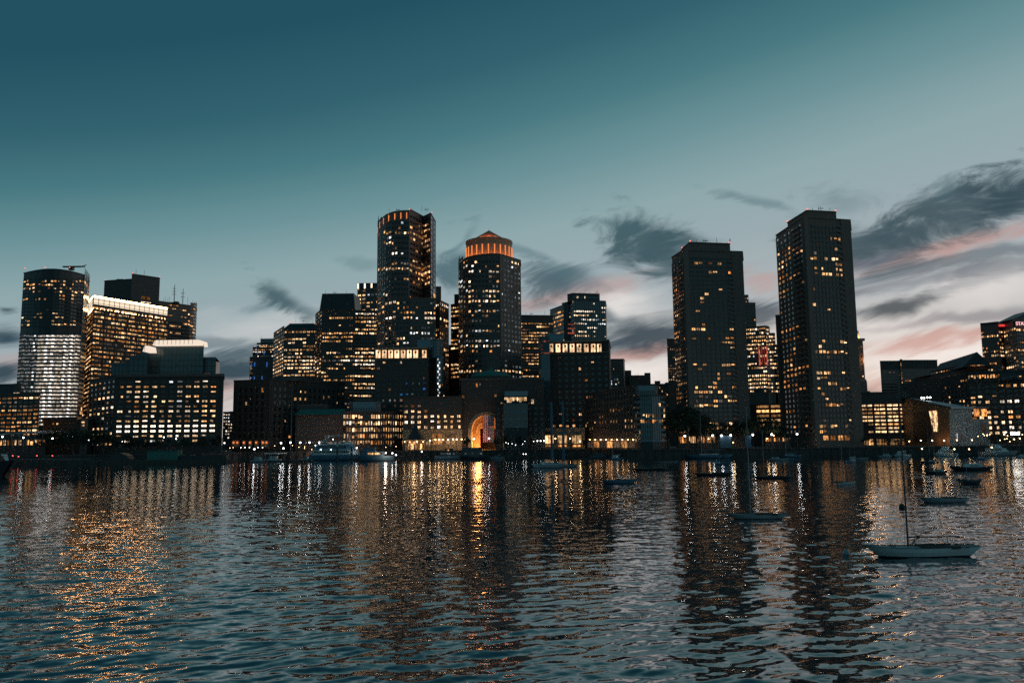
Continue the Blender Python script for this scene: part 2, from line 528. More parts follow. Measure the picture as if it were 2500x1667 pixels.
# ------------------------------------------------------------------ sky
SUN_EL, SUN_AZ = 1.0, 24.0        # degrees; just set, behind the towers on the right
def make_world():
    w = bpy.data.worlds.new('World')
    scn.world = w
    w.use_nodes = True
    nt = NT(w.node_tree)
    out = nt.node('ShaderNodeOutputWorld')
    bg = nt.node('ShaderNodeBackground')
    tc = nt.node('ShaderNodeTexCoord')
    sep = nt.node('ShaderNodeSeparateXYZ')
    nt.put(sep.inputs[0], tc.outputs['Generated'])
    X, Y, Z = sep.outputs
    hyp = nt.m('SQRT', nt.m('ADD', nt.m('MULTIPLY', X, X), nt.m('MULTIPLY', Y, Y)))
    hyp = nt.m('MAXIMUM', hyp, 0.001)
    el = nt.m('MULTIPLY', nt.m('ARCSINE', Z), 180 / math.pi)
    sa, ca = nt.m('DIVIDE', X, hyp), nt.m('DIVIDE', Y, hyp)
    elc = nt.m('ABSOLUTE', el)
    low = nt.m('DIVIDE', elc, 21.0, clamp=True)       # the tilt of the glow fades towards the horizon
    tilt = nt.m('MULTIPLY', nt.m('MULTIPLY', sa, -12.5), nt.m('MULTIPLY_ADD', low, 0.65, 0.35))
    t = nt.m('ADD', nt.m('ADD', elc, tilt), nt.m('MULTIPLY', nt.m('SUBTRACT', 1.0, ca), 8.0))
    f = nt.m('DIVIDE', nt.m('ADD', t, 8.0), 60.0, clamp=True)
    P = lambda d: (d + 8.0) / 60.0
    sky = nt.ramp(f, [(P(-6), lin('f6eee6')), (P(-1), lin('f5e9de')), (P(3), lin('e1d8d1')), (P(7), lin('adb5b9')),
                      (P(11), lin('98aab0')), (P(14.5), lin('8ba6aa')), (P(18), lin('6b9298')), (P(22), lin('467780')),
                      (P(26), lin('30606e')), (P(31), lin('215060')), (P(40), lin('1e4e5f')), (P(52), lin('1f4e5e'))])
    # direction on the plane y = 1: the frame in which the cloud banks are laid out
    Yc = nt.m('MAXIMUM', Y, 0.05)
    u = nt.m('DIVIDE', X, Yc)
    v = nt.m('DIVIDE', Z, Yc)
    front = nt.m('MULTIPLY', nt.m('SUBTRACT', Y, 0.15), 5.0, clamp=True)
    def noise_uv(ang, sx, sy, detail, off, rough=.6, dist=0.0):
        c, s_ = math.cos(R(ang)), math.sin(R(ang))
        a = nt.m('ADD', nt.m('MULTIPLY', u, c * sx), nt.m('MULTIPLY', v, s_ * sx))
        b = nt.m('ADD', nt.m('MULTIPLY', u, -s_ * sy), nt.m('MULTIPLY', v, c * sy))
        n = nt.noise(nt.xyz(a, b, off), 1.0, detail, rough, dist)
        return n.outputs[0]
    streak = noise_uv(13, 5.0, 30.0, 8.0, 3.1, .66, .9)
    puff = noise_uv(12, 9.0, 22.0, 8.0, 8.4, .66, 1.3)
    wisp = noise_uv(20, 9.0, 60.0, 5.0, 1.7, .6, .5)
    wob = noise_uv(0, 7.0, 7.0, 3.0, 5.5)
    uu = nt.m('ADD', u, nt.m('MULTIPLY', nt.m('SUBTRACT', puff, .5), .05))
    vv = nt.m('ADD', v, nt.m('MULTIPLY', nt.m('SUBTRACT', wob, .5), .05))
    def uv(px, py):
        d = ray(px, py); return d.x / d.y, d.z / d.y
    def blob(px, py, a, b, rot, tex, amp, gain=1.6):
        u0, v0 = uv(px, py)
        a, b = a * 1.5 / FPX, b * 1.6 / FPX
        c, s_ = math.cos(R(rot)), math.sin(R(rot))
        du, dv = nt.m('SUBTRACT', uu, u0), nt.m('SUBTRACT', vv, v0)
        p = nt.m('ADD', nt.m('MULTIPLY', du, c / a), nt.m('MULTIPLY', dv, s_ / a))
        q = nt.m('ADD', nt.m('MULTIPLY', du, -s_ / b), nt.m('MULTIPLY', dv, c / b))
        r2 = nt.m('ADD', nt.m('MULTIPLY', p, p), nt.m('MULTIPLY', q, q))
        fall = nt.m('SUBTRACT', 1.0, nt.m('SQRT', r2))
        fall = nt.m('MAXIMUM', fall, -1.0)
        m = nt.m('MULTIPLY_ADD', nt.m('SUBTRACT', tex, .5), amp, nt.m('MULTIPLY', fall, gain))
        mr = nt.node('ShaderNodeMapRange', interpolation_type='SMOOTHSTEP')
        nt.put(mr.inputs[0], m)
        mr.inputs[1].default_value, mr.inputs[2].default_value = -0.08, 1.12
        return mr.outputs[0]
    col = sky
    # pale high veil with streaks, strongest low in the west
    veil = nt.m('MULTIPLY', nt.m('SUBTRACT', streak, .43), 4.2, clamp=True)
    veil = nt.m('MULTIPLY', veil, nt.m('SUBTRACT', 1.0, nt.m('DIVIDE', elc, 15.0), clamp=True))
    veil = nt.m('MULTIPLY', veil, nt.m('MULTIPLY_ADD', sa, 0.9, 0.5, clamp=True))
    col = nt.mix(nt.m('MULTIPLY', nt.m('MULTIPLY', veil, front), .62), col, lin('7f8994'))
    wv = nt.m('MULTIPLY', nt.m('SUBTRACT', wisp, .5), 3.2, clamp=True)
    wv = nt.m('MULTIPLY', wv, nt.m('SUBTRACT', 1.0, nt.m('DIVIDE', elc, 12.0), clamp=True))
    col = nt.mix(nt.m('MULTIPLY', nt.m('MULTIPLY', wv, front), .45), col, lin('a6a2a7'))
    # bright windows between the banks
    for px, py, a, b, rot, k in ((2330, 855, 260, 38, 4, .9), (2420, 700, 190, 42, 8, .55), (1500, 745, 110, 40, -4, .7),
                                 (1560, 905, 120, 30, 4, .8), (1870, 800, 80, 40, 0, .5), (640, 800, 170, 45, 0, .35),
                                 (2150, 800, 100, 30, 5, .5)):
        col = nt.mix(nt.m('MULTIPLY', nt.m('MULTIPLY', blob(px, py, a, b, rot, streak, 1.2, 1.1), front), k), col, lin('efe8e3'))
    # rose bands under the cloud banks
    for px, py, a, b, rot, k in ((2310, 612, 270, 20, 13, .75), (2290, 828, 220, 17, 8, .85), (1570, 862, 120, 13, 10, .85),
                                 (1440, 705, 120, 20, 10, .5), (1850, 680, 60, 18, 5, .5), (555, 955, 60, 26, 0, .6),
                                 (2135, 950, 50, 30, 0, .6), (30, 880, 60, 18, 0, .35), (1300, 745, 70, 14, 5, .35)):
        col = nt.mix(nt.m('MULTIPLY', nt.m('MULTIPLY', blob(px, py, a, b * 1.25, rot, wisp, 2.4, 1.15), front), k * .85), col, lin('c08d84'))
    # slate cloud banks
    for px, py, a, b, rot, k, tx, c in (
            (1575, 600, 125, 58, -12, .9, 'p', '2f505a'), (1640, 655, 70, 50, -35, .75, 'p', '375560'), (1480, 560, 80, 14, -8, .5, 'p', '40616b'),
            (1330, 690, 85, 48, 0, .8, 'p', '38545f'), (1400, 680, 110, 26, -14, .55, 'p', '46616e'),
            (1570, 815, 125, 44, 3, .95, 's', '2c4553'), (1480, 770, 50, 18, -35, .7, 'p', '405965'),
            (2370, 505, 290, 62, 16, .8, 'p', '294652'), (2130, 600, 110, 48, 6, .75, 'p', '35525e'), (2250, 560, 230, 44, 14, .6, 'p', '304d59'),
            (2480, 470, 110, 56, 18, .85, 'p', '294652'), (2060, 490, 90, 30, 5, .35, 'p', '436670'), (2310, 455, 40, 30, 40, .5, 'p', '40636c'),
            (2200, 744, 92, 20, 13, .9, 's', '2f4752'), (2320, 645, 300, 17, 10, .6, 's', '455a67'), (2170, 655, 120, 20, 4, .5, 's', '445a67'),
            (1855, 765, 75, 30, 0, .85, 's', '334d5b'), (2400, 770, 150, 15, 5, .4, 's', '67747e'), (1850, 500, 120, 13, -14, .5, 'p', '4a6d77'),
            (690, 730, 80, 24, -38, .85, 'p', '34535c'), (640, 745, 50, 12, 10, .5, 's', '496670'), (760, 765, 60, 10, -10, .4, 's', '527078'),
            (15, 757, 26, 10, -10, .85, 's', '324952'), (10, 828, 62, 24, 5, .95, 's', '274352'), (10, 915, 80, 26, 3, .95, 's', '26404f'),
            (560, 912, 120, 42, 4, .97, 's', '2c4553'), (520, 838, 90, 16, -6, .6, 's', '576e78'), (540, 872, 90, 12, 3, .7, 's', '4e636e'),
            (1480, 845, 60, 20, 4, .8, 's', '324a5b'), (1700, 620, 60, 30, -20, .6, 'p', '385660'), (2050, 770, 60, 14, 8, .5, 's', '516472'), (2440, 660, 120, 14, 8, .5, 's', '4e616e'),
            (2200, 690, 190, 12, 7, .5, 's', '6a7480'), (2360, 705, 130, 12, 10, .45, 's', '737b86'), (2090, 715, 80, 9, 5, .5, 's', '66707d'), (2300, 780, 200, 10, 6, .4, 's', '857f88'), (2120, 640, 140, 14, 8, .55, 's', '69707e'), (2050, 560, 90, 26, 10, .5, 'p', '4a6670'),
            (1105, 650, 62, 40, 10, .8, 'p', '3b5e69'), (1120, 590, 60, 12, 48, .5, 'p', '4a7078'), (880, 640, 80, 11, -4, .4, 's', '5c7d85'),
            (1290, 620, 120, 14, -24, .5, 'p', '4b6e77'), (2140, 975, 60, 16, 0, .8, 's', '40535f'), (1480, 895, 60, 8, 5, .3, 's', '686b75')):
        tex = puff if tx == 'p' else streak
        b_ = blob(px, py, a, b, rot, tex, 3.3 if tx == 'p' else 2.8, 1.3)
        col = nt.mix(nt.m('MULTIPLY', nt.m('MULTIPLY', b_, front), k), col, lin(c))
    # physical twilight, a small share of the light
    ns = nt.node('ShaderNodeTexSky', sky_type='NISHITA')
    ns.sun_disc = False
    ns.sun_elevation = R(SUN_EL)
    ns.sun_rotation = R(SUN_AZ)
    vm = nt.node('ShaderNodeVectorMath', operation='MULTIPLY_ADD')
    nt.put(vm.inputs[0], ns.outputs[0])
    vm.inputs[1].default_value = (.004, .004, .004)
    nt.put(vm.inputs[2], col)
    nt.put(bg.inputs[0], vm.outputs[0])
    bg.inputs[1].default_value = 1.0
    nt.put(out.inputs[0], bg.outputs[0])
    w.cycles.sampling_method = 'MANUAL'
    w.cycles.sample_map_resolution = 256
make_world()

sd = bpy.data.lights.new('sun', 'SUN')
sd.energy = 0.03
sd.angle = R(6)
sd.color = (1, .62, .5)
sun = bpy.data.objects.new('sun', sd)
COL.objects.link(sun)
sdir = Vector((math.sin(R(SUN_AZ)) * math.cos(R(SUN_EL)), math.cos(R(SUN_AZ)) * math.cos(R(SUN_EL)), math.sin(R(SUN_EL))))
sun.rotation_euler = sdir.to_track_quat('Z', 'Y').to_euler()
sun.location = (200, 900, 300)

# ------------------------------------------------------------------ water: one sheet with real waves
def make_water():
    r0, r1, k = 14.0, 640.0, 0.0036
    nr = int(math.log(r1 / r0) / math.log(1 + k)) + 1
    th = np.arange(R(-46), R(46), 0.00195)
    nt_ = len(th)
    r = r0 * (1 + k) ** np.arange(nr)
    Rr, Th = np.meshgrid(r, th, indexing='ij')
    x = (Rr * np.sin(Th)).astype(np.float64); y = (Rr * np.cos(Th)).astype(np.float64)
    z = np.zeros_like(x)
    lost = np.zeros_like(x)
    g = np.random.default_rng(5)
    sp = np.maximum(Rr * k, Rr * 0.00195)
    # broad gusts and slicks: some reaches are rougher than others
    gust = np.ones_like(x)
    for i in range(7):
        l = g.uniform(25, 120); a = g.uniform(0, 2 * math.pi)
        gust += 0.2 * np.sin(2 * math.pi * (x * math.cos(a) + y * math.sin(a) * .6) / l + g.uniform(0, 6.28))
    gust = np.clip(gust, .4, 1.6)
    NW = 110
    for i in range(NW):
        lam = 0.34 * (7.0 / 0.34) ** ((i + g.uniform(0, 1)) / NW)
        ang = math.pi / 2 + R(9) + g.normal(0, R(33))
        slope = WAVE * (1.0 if lam < 1.8 else (1.8 / lam) ** 0.85) * g.uniform(.5, 1.3)
        amp = slope * lam / (2 * math.pi)
        kx, ky = math.cos(ang) * 2 * math.pi / lam, math.sin(ang) * 2 * math.pi / lam
        att = np.clip((lam / sp - 2.2) / 3.0, 0, 1)
        ph = g.uniform(0, 6.28)
        # wave groups, so the pattern never repeats
        env = 1 + .5 * np.sin((x * math.cos(ang + .6) + y * math.sin(ang + .6)) * 2 * math.pi / (lam * g.uniform(5, 9)) + g.uniform(0, 6.28))
        z += amp * att * env * gust * np.sin(kx * x + ky * y + ph)
        lost += (slope * gust) ** 2 / 2 * (1 - att)
    n = nr * nt_
    co = np.stack([x.ravel(), y.ravel(), z.ravel()], 1).astype(np.float32)
    idx = np.arange(n).reshape(nr, nt_)
    q = np.stack([idx[:-1, :-1], idx[:-1, 1:], idx[1:, 1:], idx[1:, :-1]], -1).reshape(-1, 4)[:, ::-1]
    # the far sheet lies a little deeper and runs on in every direction
    far = np.array([(-6000, -4000, -.45), (6000, -4000, -.45), (6000, 700, -.45), (-6000, 700, -.45)], np.float32)
    co = np.concatenate([co, far]); q = np.concatenate([q, np.array([[n, n + 1, n + 2, n + 3]])])
    me = bpy.data.meshes.new('water')
    me.vertices.add(len(co)); me.vertices.foreach_set('co', co.ravel())
    me.loops.add(q.size); me.loops.foreach_set('vertex_index', q.astype(np.int32).ravel())
    me.polygons.add(len(q))
    me.polygons.foreach_set('loop_start', np.arange(0, q.size, 4, dtype=np.int32))
    me.polygons.foreach_set('use_smooth', np.ones(len(q), bool))
    at_ = me.attributes.new('ripple', 'FLOAT', 'POINT')
    at_.data.foreach_set('value', np.concatenate([np.sqrt(lost).ravel(), np.full(4, .1)]).astype(np.float32))
    me.update(calc_edges=True)
    m = bpy.data.materials.new('harbour_water')
    m.use_nodes = True
    nt = NT(m.node_tree)
    out = nt.node('ShaderNodeOutputMaterial')
    p = nt.node('ShaderNodeBsdfPrincipled')
    p.inputs['Base Color'].default_value = (.012, .034, .044, 1)
    p.inputs['Roughness'].default_value = 0.045
    p.inputs['IOR'].default_value = 2.0
    p.inputs['Specular Tint'].default_value = (1, 1, 1, 1)
    geo = nt.node('ShaderNodeNewGeometry')
    at2 = nt.node('ShaderNodeAttribute', attribute_name='ripple')
    mp = nt.node('ShaderNodeMapping')
    nt.put(mp.inputs[0], geo.outputs['Position'])
    mp.inputs['Scale'].default_value = (.75, 1.0, 1.0)
    n1 = nt.noise(mp.outputs[0], 2.3, 2.0, .5)
    n2 = nt.noise(mp.outputs[0], 7.0, 1.0, .5)
    patch = nt.noise(geo.outputs['Position'], .045, 2.0, .5)
    pk = nt.m('MULTIPLY_ADD', patch.outputs[0], 2.4, -.45)
    pk = nt.m('MAXIMUM', pk, .25)
    a1 = nt.m('ADD', nt.m('MULTIPLY', pk, RIP1), nt.m('MULTIPLY', at2.outputs['Fac'], LOSTK))
    a2 = nt.m('MULTIPLY', pk, RIP2)
    def centred(n, amp):
        s1 = nt.node('ShaderNodeVectorMath', operation='SUBTRACT'); nt.put(s1.inputs[0], n.outputs['Color']); s1.inputs[1].default_value = (.5, .5, .5)
        s2 = nt.node('ShaderNodeVectorMath', operation='SCALE'); nt.put(s2.inputs[0], s1.outputs[0]); nt.put(s2.inputs['Scale'], amp)
        return s2.outputs[0]
    ad = nt.node('ShaderNodeVectorMath', operation='ADD'); nt.put(ad.inputs[0], centred(n1, a1)); nt.put(ad.inputs[1], centred(n2, a2))
    fl = nt.node('ShaderNodeVectorMath', operation='MULTIPLY'); nt.put(fl.inputs[0], ad.outputs[0]); fl.inputs[1].default_value = (.8, 1, 0)
    a3 = nt.node('ShaderNodeVectorMath', operation='ADD'); nt.put(a3.inputs[0], fl.outputs[0]); nt.put(a3.inputs[1], geo.outputs['Normal'])
    nn = nt.node('ShaderNodeVectorMath', operation='NORMALIZE'); nt.put(nn.inputs[0], a3.outputs[0])
    nt.put(p.inputs['Normal'], nn.outputs[0])
    nt.put(out.inputs[0], p.outputs[0])
    me.materials.append(m)
    o = bpy.data.objects.new('water', me)
    COL.objects.link(o)
    tag(o, 'dark rippled harbour water holding the broken reflections of the lit city', 'water', kind='structure')
WAVE, RIP1, RIP2, LOSTK = 0.0142, 0.12, 0.03, 1.9
make_water()

# ------------------------------------------------------------------ land
QUAY = [(-4000, 430), (-330, 462), (-182, 480), (-168, 512), (60, 512), (62, 450), (93, 448), (95, 460), (150, 460), (300, 450), (520, 443), (4000, 430)]
def make_land():
    b = MB()
    poly = QUAY + [(9000, 9000), (-9000, 9000)]
    b.prism(poly, -3, G, 'paving')
    o = b.build('ground'); tag(o, 'flat dark paved city ground behind the waterfront', 'ground', kind='structure')
    b = MB()
    for k in range(1, len(QUAY) - 2):
        (x0, y0), (x1, y1) = QUAY[k], QUAY[k + 1]
        t = Vector((x1 - x0, y1 - y0, 0)).normalized(); n = Vector((t.y, -t.x, 0))
        L = math.hypot(x1 - x0, y1 - y0)
        for z0, z1, pr in ((-2, G - .5, .5), (G - .5, G + .15, .9)):
            c = Vector(((x0 + x1) / 2, (y0 + y1) / 2, (z0 + z1) / 2)) + n * (pr / 2)
            b.mbox(Matrix(((t.x * L, n.x * pr, 0, c.x), (t.y * L, n.y * pr, 0, c.y), (0, 0, z1 - z0, c.z), (0, 0, 0, 1))), 'quay_stone')
        q = 0
        while q < L:      # fender piles along the face
            c = Vector((x0, y0, 0)) + t * q + n * 1.1
            b.tube((c.x, c.y, -2), (c.x, c.y, G - .6 + rng.uniform(0, .5)), .28, None, 'timber', 6)
            q += rng.uniform(3, 6)
    o = b.build('quay_wall'); tag(o, 'long dark stone quay wall with timber fender piles at the waterline', 'quay', kind='structure')
make_land()

# ------------------------------------------------------------------ the city, from the left edge of the view to the right
ZT = lambda e, py: e.z_of(py)

def left_office():
    b = Bld('office_building', 'low dark office block with orange window rows, cut by the left edge')
    e = b.block([(-70, 512), (97, 500), (98, 540)], 960, 40, 'brown_stone', ref=1, clutter=2)
    b.facade(e[0], 968, 1066, 10, 13, .86, .5, .8, 'orange', band='brown_stone', pier='frame', rows={3: 1, 4: .95, 1: .6}, run=.6)
    b.facade(e[1], 968, 1066, 10, 3, .8, .5, .5, 'orange', band='brown_stone')
    b.block([(-70, 525), (50, 518)], 938, 22, 'dark_metal', ref=1, part='penthouse', z0=b.top - .3)
    q = b.block([(33, 506), (48, 505)], 957, 8, 'brown_stone', ref=1, part='stair_head', z0=b.top - .3, parapet=0)
    b.win_px(q[0], 34, 47, 958.5, 967, 'lit_white')
    b.finish()

def pavilion():
    b = Bld('pavilion', 'low waterfront pavilion with a thin curved pale roof and a warm lit front, far left', 'pavilion')
    e = b.block([(-40, 474), (112, 470)], 1072, 16, 'dark_brick', ref=1, parapet=0)
    b.facade(e[0], 1073, 1088, 1, 16, .7, .8, .6, 'orange', pier='frame', band='frame')
    p0, p1 = at(-20, 1064, 468), at(112, 1056, 468)
    m = MB(); n = 8; vs = []
    for k in range(n + 1):
        f = k / n; x = p0.x + (p1.x - p0.x) * f; z = p0.z + (p1.z - p0.z) * f + 1.0 * math.sin(math.pi * f)
        for dy, dz in ((0, 0), (20, 1.2), (20, .6), (0, -.6)): vs.append((x, 466 + dy, z + dz))
    fs = [(4 * k + a, 4 * k + (a + 1) % 4, 4 * k + 4 + (a + 1) % 4, 4 * k + 4 + a) for k in range(n) for a in range(4)] + [(3, 2, 1, 0), (4 * n, 4 * n + 1, 4 * n + 2, 4 * n + 3)]
    m.add(vs, fs, 'steel_roof')
    for k in range(7):
        x = p0.x + (p1.x - p0.x) * (k + .5) / 7
        m.tube((x, 469, G), (x, 469, p0.z + .6), .2, None, 'dark_metal')
    b.extra.append(('canopy', m))
    b.finish()

def white_tower():
    b = Bld('glass_tower', 'tall bow-fronted glass tower, lower half brightly white lit below a dark band', 'tower')
    pts = []
    for k in range(11):
        f = k / 10
        pts.append((59 + 148 * f, 628 - 26 * math.sin(math.pi * (.12 + .8 * f)) ** 1.0 + 6 * f))
    pts += [(220, 655)]
    e = b.block(pts, 657, 34, 'dark_metal', ref=5, parapet=.3)
    sp = {0: .35, 1: .35, 2: .45, 3: .25, 12: .25}
    for k in range(10):
        b.facade(e[k], 682, 797, 13, 2, .8, .5, .2, 'warm', rows={0: .5, 1: .6, 3: .35, 6: .04, 7: .08, 12: .92 if k >= 5 else .15}, run=.2, band='frame', pier='frame', proud=.12, dark='glass', key=k)
        cp = lambda c, n, r, k=k: (1.0 if r < 17 or k > 1 else .3)
        b.facade(e[k], 816, 1040, 25, 2, .97, .44, .97, 'facade' if k > 2 else 'facade_dim', run=.9, band='dark_metal', proud=.45, key=100, colp=cp, spread=.02)
        # bright ceiling fittings that show as white points on every floor
        if k in (2, 4, 5, 7, 8):
            zt, zb = e[k].z_of(816), e[k].z_of(1040)
            for r in range(25):
                if rng.random() < (.85 if k != 8 else .95):
                    z = zt - (r + .42) * (zt - zb) / 25
                    u = e[k].L * (.45 + rng.uniform(-.12, .12))
                    b.win(e[k], u - .75, u + .75, z - .35, z + .4, 'lit_spot', 2, .2)
    b.slab(e[9], e[9].L - .5, e[9].L - .02, G, b.top, .5, 'pale_frame')
    b.facade(e[10], 664, 1040, 40, 3, .92, .85, .05, 'warm', band='pale_frame', proud=.1, dark='pale_glass')
    # window-washing davit lying on the roof
    p, q = at(154, 652, 612), at(206, 650, 612)
    m = MB()
    m.box(p.x, q.x, 611, 613, p.z - .2, p.z + .6, 'dark_metal'); m.box(p.x + 5, p.x + 8, 610.5, 613.5, p.z - 2.5, p.z, 'dark_metal')
    m.tube((q.x - 3, 612, p.z), (q.x + 1.5, 612, p.z + 1.4), .3, None, 'dark_metal')
    b.extra.append(('roof_crane', m))
    b.beacon(61, 655, 622); b.beacon(110, 653, 606); b.beacon(170, 653, 608)
    b.finish()

def crown_tower():
    b = Bld('office_tower', 'orange-lit office tower crowned by a glowing white panelled band', 'tower')
    pts = [(212, 700), (228, 650), (411, 714)]
    e = b.block(pts, 756, 50, 'brown_stone', ref=1, parapet=0)
    rr = {0: .95, 3: .95, 9: 1, 16: .9}
    for k, nc in ((0, 3), (1, 22)):
        b.facade(e[k], 760, 1080, 31, nc, .9, .5, .82, 'orange' if k else 'warm', rows=rr, run=.55, band='brown_stone', pier=None, proud=.3, dark='glass', key=0, spread=.35)
    f = e[1]
    for c in range(8):
        b.slab(f, f.L * c / 7 - .45 if c else .02, f.L * c / 7 + .45 if c < 7 else f.L - .02, G, e[1].z1 - .5, .55, 'brown_stone', 'mullion')
    zb = e[1].z1
    cr = b.block([(219, 676), (228, 650), (411, 714)], 721, 50, 'brown_stone', ref=1, parapet=0, z0=zb + .1, part='crown')
    for g in cr: b.slab(g, .05, g.L - .05, zb + .3, cr[0].z1 - .1, .12, 'crown_light', 'crown_panel' + (' side' if g is cr[0] else ''))
    for g in cr:
        for za, zc in ((zb + .3, zb + 1.5), (cr[0].z1 - 1.3, cr[0].z1 - .1)): b.slab(g, .1, g.L - .1, za, zc, .2, 'crown_added_glow', f'added_light_strip {za:.0f} {g.L:.0f}')  # added bright strips, put in to strengthen the crown's water reflection
    for k, nc in ((0, 2), (1, 15)):
        g = cr[k]
        for c in range(nc + 1):
            u = min(max(g.L * c / nc, .2), g.L - .2)
            b.slab(g, u - .2, u + .2, zb, cr[0].z1, .3, 'pale_frame', 'crown_frame')
        for r in range(1, 4):
            z = zb + (cr[0].z1 - zb) * r / 4
            b.slab(g, .02, g.L - .02, z - .16, z + .16, .26, 'pale_frame', 'crown_frame')
    b.finish()

def roof_gear(b, xs, py, Y):
    for k, px in enumerate(xs): b.mast(px, py, py - rng.uniform(5, 13), Y + 6, .13, arms=k % 2)

def concrete_core():
    b = Bld('concrete_tower', 'windowless dark concrete twin-block tower top rising behind the glowing white crown', 'tower')
    b.block([(255, 775), (324, 768)], 686, 40, 'grey_concrete', ref=0, clutter=1)
    e = b.block([(322, 745), (391, 765)], 669, 40, 'grey_concrete', ref=0)
    b.win_px(e[0], 345, 366, 723, 732, 'lit_orange'); b.win_px(e[0], 344, 368, 736, 740, 'lit_white')
    b.beacon(257, 684, 775); b.beacon(324, 667, 745); b.beacon(390, 676, 762)
    b.mast(332, 668, 658, 755, .2); b.mast(352, 670, 660, 755, .2); b.mast(296, 687, 681, 775, .25, arms=1)
    b.finish()

def banded_block():
    b = Bld('banded_office_block', 'brown banded office block with rounded corner and two antenna masts on its roof', 'tower')
    pts = [(385, 770), (465, 798), (473, 803), (478, 812), (481, 826)]
    e = b.block(pts, 735, 40, 'granite', ref=0, clutter=2)
    for k, nc in ((0, 18), (1, 2), (2, 1), (3, 1)):
        b.facade(e[k], 742, 850, 13, nc, .95, .45, .16, 'warm', rows={0: .3, 1: .35, 3: .5}, band='granite', dark='glass', key=0, run=.5)
    b.mast(425, 738, 695, 800, .45, arms=3); b.mast(446, 741, 705, 800, .4, arms=2)
    for px in (399, 403, 409, 413, 458, 470): b.mast(px, 736 + (px - 385) * .1, 722 + rng.uniform(0, 12), 800, .15)
    b.finish()

def wharf_office():
    b = Bld('wharf_office_building', 'broad dark waterfront office building with a bright white window grid and glass penthouse tiers', 'building')
    e = b.block([(222, 528), (284, 490), (546, 494), (547, 530)], 916, 60, 'dark_brick', ref=1, clutter=0)
    rows = {0: .35, 1: .85, 2: .82, 3: .75, 4: .9, 5: .85, 6: .97, 7: .7, 8: .9, 9: 1, 10: 1, 11: .8, 12: .7}
    rp = {9: 'hot', 10: 'hot', 6: 'bright', 8: 'bright', 1: 'warm', 2: 'bright', 5: 'warm', 11: 'bright'}
    b.facade(e[1], 926, 1082, 13, 12, 0.66, .46, .6, 'mixed', rows=rows, rpal=rp, run=.25, pier='dark_brick', band='dark_brick', proud=.5, m0=.01, m1=.05)
    b.facade(e[0], 930, 1090, 13, 6, .62, .5, .5, 'mixed', rows={9: .8, 10: .6, 6: 1, 0: .4, 1: .5}, run=.25, pier='dark_brick', band='dark_brick', proud=.4, key=7)
    b.slab(e[1], 0, e[1].L, b.top - 1.2, b.top + .6, 1.2, 'granite', 'cornice')
    t = b.top
    for x0, x1, py, Y in ((272, 330, 886, 506), (316, 362, 868, 503), (345, 498, 843, 512), (496, 528, 873, 514)):
        q = b.block([(x0, Y), (x1, Y)], py, 30, 'teal_glass', z0=t - .3, part='penthouse ' + str(x0), parapet=.2)
        n = max(2, int(q[0].L / 2.4))
        for c in range(n + 1):
            u = min(max(q[0].L * c / n, .1), q[0].L - .1)
            b.slab(q[0], u - .07, u + .07, t, q[0].z1, .14, 'frame', 'penthouse_mullion')
        for zz in np.arange(t + 3.6, q[0].z1, 3.7): b.slab(q[0], .02, q[0].L - .02, zz - .12, zz + .12, .18, 'frame', 'penthouse_mullion')
    b.win_px(q[0], 500, 512, 911, 915, 'lit_orange')
    # glowing round-ended canopies on the top tier
    for x0, x1, y0, y1, Y, nm in ((370, 488, 829, 842, 505, 'lit_canopy'), (345, 363, 843, 857, 500, 'lit_canopy small')):
        a, c = at(x0, y1, Y), at(x1, y0, Y)
        r = (c.z - a.z) / 2
        poly = [(a.x, Y + r), (a.x + r, Y), (c.x - r * .7, Y), (c.x, Y + r), (c.x, Y + 14), (a.x, Y + 14)]
        tp = [(x + (.8 if x < (a.x + c.x) / 2 else -.8), y + .6) for x, y in poly]
        b.mb(nm).prism(poly, a.z, c.z, 'canopy_light', tp)
        m = b.mb('canopy_rib')
        k = a.x + 2
        while k < c.x - 2:
            m.box(k - .06, k + .06, Y - .12, Y + .3, a.z, c.z, 'pale_frame'); k += 2.6
    b.finish()

def gap_block():
    b = Bld('low_office', 'small far grey block with white window dots in the gap between two dark wharf buildings', 'building')
    e = b.block([(545, 800), (574, 800)], 1006, 30, 'grey_concrete', clutter=1)
    b.facade(e[0], 1008, 1072, 8, 5, .6, .5, .35, 'white', run=.3)
    b.finish()

